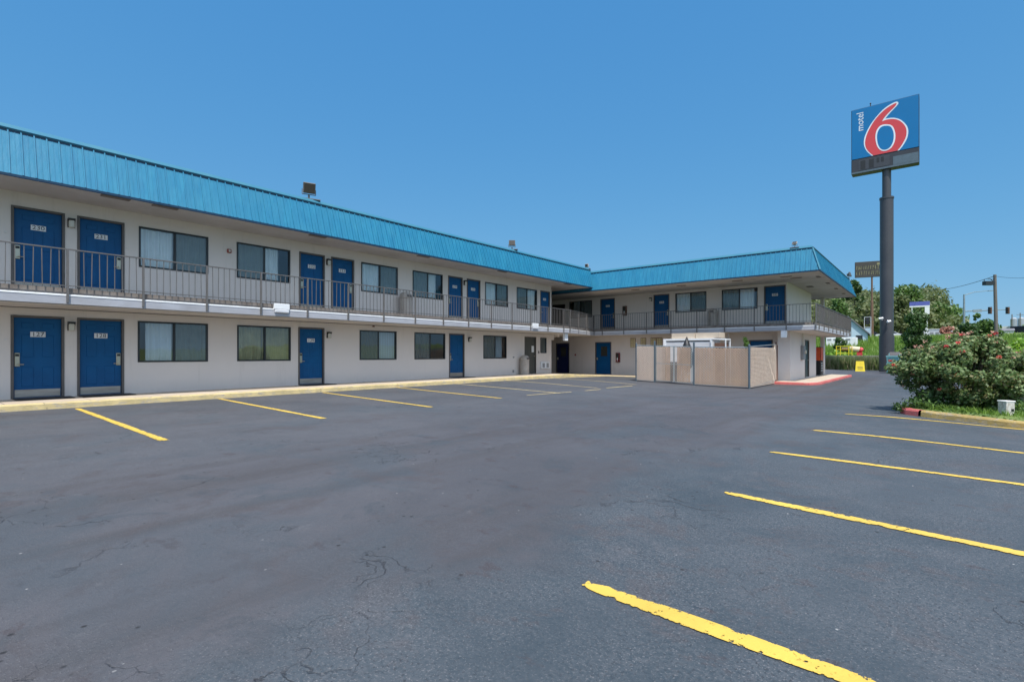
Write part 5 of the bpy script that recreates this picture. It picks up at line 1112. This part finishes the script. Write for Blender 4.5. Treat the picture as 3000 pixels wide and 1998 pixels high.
for k_, (x_, y_, w_) in enumerate(((3.0, 20.6, 1.5), (3.7, 24.5, 1.8), (3.2, 17.6, 1.0))):
    sh = thing('weedy_shrub', (x_, y_, float(land(x_, y_))-.02), label=('pale green weedy shrub behind the right side of the rose bush', 'larger weedy shrub at the right edge beyond the first one', 'small leafy shrub right of the white utility box')[k_], cat='shrub')
    bb = [(random.uniform(-w_/2, w_/2), random.uniform(-w_/2, w_/2), random.uniform(.1, .75)*w_*.55, .24, .24, .2) for _ in range(16)]; P, N = cloud(bb, 3200, .3); k = P[:, 2] > 0; leaf_obj('foliage', P[k], N[k], .06, ('leaf_olive', 'leaf_mid', 'leaf_bright')[k_], sh)
    st_ = MB(); [st_.tube([(0, 0, 0), (b_[0], b_[1], b_[2])], .012, 5) for b_ in bb[:6]]; st_.build('stems', 'bark', sh)
# tall weeds before the concrete wall and grass bank
n = 26000; X = RNG.uniform(-13, 7, n); Y = RNG.uniform(59.8, 62.5, n); blades('tall_weeds', X, Y, lambda x, y: lot(x, y)-.02, 1.25, .09, 'weed', 'tall dry weeds along the back edge of the lot', .18)
n = 34000; X = RNG.uniform(-22, 14, n); Y = 62.9+RNG.random(n)**1.4*55; k = Y > 0; blades('bank_grass', X, Y, land, .75, .16, 'grass_blade', 'long grass on the bank up to the road', .25)
n = 9000; X = RNG.uniform(2.4, 7, n); Y = RNG.uniform(18.5, 60, n); blades('lot_edge_weeds', X, Y, land, .8, .07, 'weed', 'weeds along the right edge of the lot', .22)
def vine(cx, cy, n, sx, sy, h, label, mat='leaf_bright', leaf=.28):
    X = cx+RNG.normal(size=n)*sx; Y = cy+RNG.normal(size=n)*sy; Zb = land(X, Y); mound = h*np.exp(-((X-cx)/sx)**2*.4-((Y-cy)/sy)**2*.4)*(.8+.3*np.sin(X*2.3)*np.cos(Y*1.9)); P = np.stack([X, Y, Zb+mound*(.75+.3*RNG.random(n))+.05], 1)
    o = leaf_obj('creeping_vines', P, RNG.normal(size=P.shape)*.6+[0, -.3, 1], leaf*(.6+.8*RNG.random(n)), mat); tag(o, label, None, None, 'stuff')
def vpt(px, D): p = at(px, 1000, D); return p.x, p.y
vine(*vpt(2860, 54), 9000, 2.6, 4.5, 1.3, 'bright green vines over the bank below the round bush'); vine(*vpt(2960, 48), 12000, 2.2, 5, 1.5, 'bright green vines on the bank right of the utility pole'); vine(*vpt(2690, 58), 5000, 1.7, 3, 1.1, 'bright green creepers between the sign pole and the rose bush'); vine(*vpt(2760, 70), 6000, 3.5, 4, .9, 'yellow-green creepers below the low pale building', 'leaf_mid')
vine(*vpt(2440, 70), 3500, 2.6, 2.5, 1.2, 'green creepers behind the end of the motel')
# ------------------------------------------------------------------ trees
def tpx(name, px0, px1, py0, py1, D, label, mat, seed, n=1500, leaf=None, nb=22, cat='tree', th=.18, group=None):
    p = at((px0+px1)/2, py1, D); z = min(p.z, float(land(p.x, p.y))); w = (px1-px0)*D/F; h = EYE+(CY-py0)*D/F-z
    return tree(name, (p.x, p.y, z), w, h, h*th, label, mat, seed, n, leaf or max(.12, D*.0032), nb, cat, group)
G = 'separate trees beyond the lot'
tpx('leafy_tree', 2612, 2705, 838, 975, 135, 'tall fresh green tree behind the purple banner sign', 'leaf_mid', 21, 3000, nb=30, group=G)
tpx('leafy_tree', 2605, 2670, 865, 985, 122, 'olive tree directly right of the sign pole', 'leaf_olive', 22, 2400, group=G)
tpx('leafy_tree', 2706, 2755, 868, 980, 150, 'olive brown tree right of the purple banner sign', 'leaf_olive', 23, 2000, group=G)
tpx('leafy_tree', 2718, 2792, 886, 985, 140, 'rounded dull green tree above the low pale building', 'leaf_mid', 24, 2800, group=G)
tpx('dense_tree', 2643, 2720, 902, 1016, 58, 'dark dense broadleaf tree right of the sign pole', 'leaf_dark', 25, 5200, nb=34, group=G, th=.1)
tpx('leafy_tree', 2482, 2524, 812, 990, 150, 'dark green tree top rising over the end of the blue roof', 'leaf_dark', 26, 1800, group=G)
tpx('leafy_tree', 2424, 2490, 868, 1000, 130, 'green tree behind the gallery railing', 'leaf_mid', 27, 2400, group=G)
tpx('leafy_tree', 2560, 2600, 838, 990, 160, 'olive tree behind the wooden pole', 'leaf_olive', 28, 1800, group=G)
tpx('leafy_tree', 2850, 2872, 912, 960, 66, 'small green tree top over the round bush', 'leaf_mid', 29, 700, group=G)
tpx('round_bush', 2808, 2868, 945, 1050, 54, 'dark rounded bush left of the utility pole', 'leaf_dark', 31, 4200, nb=26, cat='bush', th=.05, group='bushes on the bank')
tpx('round_bush', 2846, 2916, 934, 1040, 56, 'broad mid green bush behind the utility pole', 'leaf_mid', 32, 4800, nb=30, cat='bush', th=.05, group='bushes on the bank')
tpx('round_bush', 2446, 2480, 988, 1016, 74, 'small dark bush above the yellow pipe frame', 'leaf_dark', 33, 900, nb=12, cat='bush', th=.05, group='bushes on the bank')
tpx('round_bush', 2755, 2800, 960, 985, 112, 'reddish grey shrub mass beside the low pale building', M('x', (.2, .15, .1)) and 'petal_old', 34, 900, nb=12, cat='bush', th=.05, group='bushes on the bank')
# wooded hill
bl = []; rr = random.Random(5)
for i in range(620):
    y = rr.uniform(168, 330); x = rr.uniform(-.42, .028)*y; z = float(land(x, y)); s = rr.uniform(3.2, 6.2)*(1.0 if x/y < .0 else .6)
    bl.append((x, y, z+s*.9, s, s, s*.95)); 
P, N = cloud(bl, 120000, .6); N[:, 2] += .6; tag(leaf_obj('wooded_hill', P, N, .72*(.6+.8*RNG.random(len(P))), 'leaf_olive'), 'wooded hillside rising behind the far road', None, None, 'stuff')
bl = []
for i in range(260):
    y = rr.uniform(260, 420); x = rr.uniform(.02, .6)*y; s = rr.uniform(2.5, 4.5); bl.append((x, y, float(land(x, y))+s*.6+1, s, s, s*.9))
P, N = cloud(bl, 40000, .6); tag(leaf_obj('far_woods', P, N, .95*(.6+.8*RNG.random(len(P))), 'leaf_mid'), 'low line of distant trees at the right', None, None, 'stuff')
# pale clouds wisps are too faint to build
# ------------------------------------------------------------------ light
EL = 62.; sdir = Vector((.76, -.65, 0)).normalized()
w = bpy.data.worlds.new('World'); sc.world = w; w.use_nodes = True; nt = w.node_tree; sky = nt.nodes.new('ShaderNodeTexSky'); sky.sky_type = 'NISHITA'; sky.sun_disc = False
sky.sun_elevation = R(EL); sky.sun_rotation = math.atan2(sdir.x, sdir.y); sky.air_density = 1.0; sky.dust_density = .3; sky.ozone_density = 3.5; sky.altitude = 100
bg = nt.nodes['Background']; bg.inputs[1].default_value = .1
# colour grade of the clear sky: deeper and more even than the model's, with an added glow towards the sun, out of view, to light the walls
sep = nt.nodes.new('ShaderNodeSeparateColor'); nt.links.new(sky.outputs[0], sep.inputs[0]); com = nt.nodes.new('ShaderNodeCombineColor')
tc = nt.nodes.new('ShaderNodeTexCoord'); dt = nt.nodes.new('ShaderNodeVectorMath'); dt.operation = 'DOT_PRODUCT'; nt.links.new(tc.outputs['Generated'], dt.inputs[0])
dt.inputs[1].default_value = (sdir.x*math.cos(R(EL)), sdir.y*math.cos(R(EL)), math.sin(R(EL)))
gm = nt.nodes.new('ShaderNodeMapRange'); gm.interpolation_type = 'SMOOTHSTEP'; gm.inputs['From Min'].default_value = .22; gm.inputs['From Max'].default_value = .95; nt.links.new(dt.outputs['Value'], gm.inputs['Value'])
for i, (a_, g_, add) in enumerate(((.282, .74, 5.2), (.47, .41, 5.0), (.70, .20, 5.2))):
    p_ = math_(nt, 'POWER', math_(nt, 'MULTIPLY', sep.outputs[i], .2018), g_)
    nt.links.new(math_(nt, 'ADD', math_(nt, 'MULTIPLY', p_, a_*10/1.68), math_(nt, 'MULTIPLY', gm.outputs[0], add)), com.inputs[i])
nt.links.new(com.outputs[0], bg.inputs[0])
sl = bpy.data.lights.new('Sun', 'SUN'); sl.energy = 3.0; sl.angle = R(.5); sl.color = (1, .95, .87); so = bpy.data.objects.new('Sun', sl); COL.objects.link(so)
S = Vector((sdir.x*math.cos(R(EL)), sdir.y*math.cos(R(EL)), math.sin(R(EL)))); so.rotation_euler = (-S).to_track_quat('-Z', 'Y').to_euler(); so.location = (20, -10, 40)
# ------------------------------------------------------------------ camera
cam = bpy.data.cameras.new('Camera'); co = bpy.data.objects.new('Camera', cam); COL.objects.link(co); sc.camera = co
cam.sensor_width = 36; cam.lens = F/3000*36; cam.shift_y = (CY-999)/3000; cam.clip_end = 5000; cam.clip_start = .05
co.location = (0, 0, EYE); co.rotation_euler = (R(90), 0, YAW)
sc.view_settings.view_transform = 'Standard'; sc.view_settings.look = 'None'; sc.view_settings.exposure = .75; sc.view_settings.gamma = 1
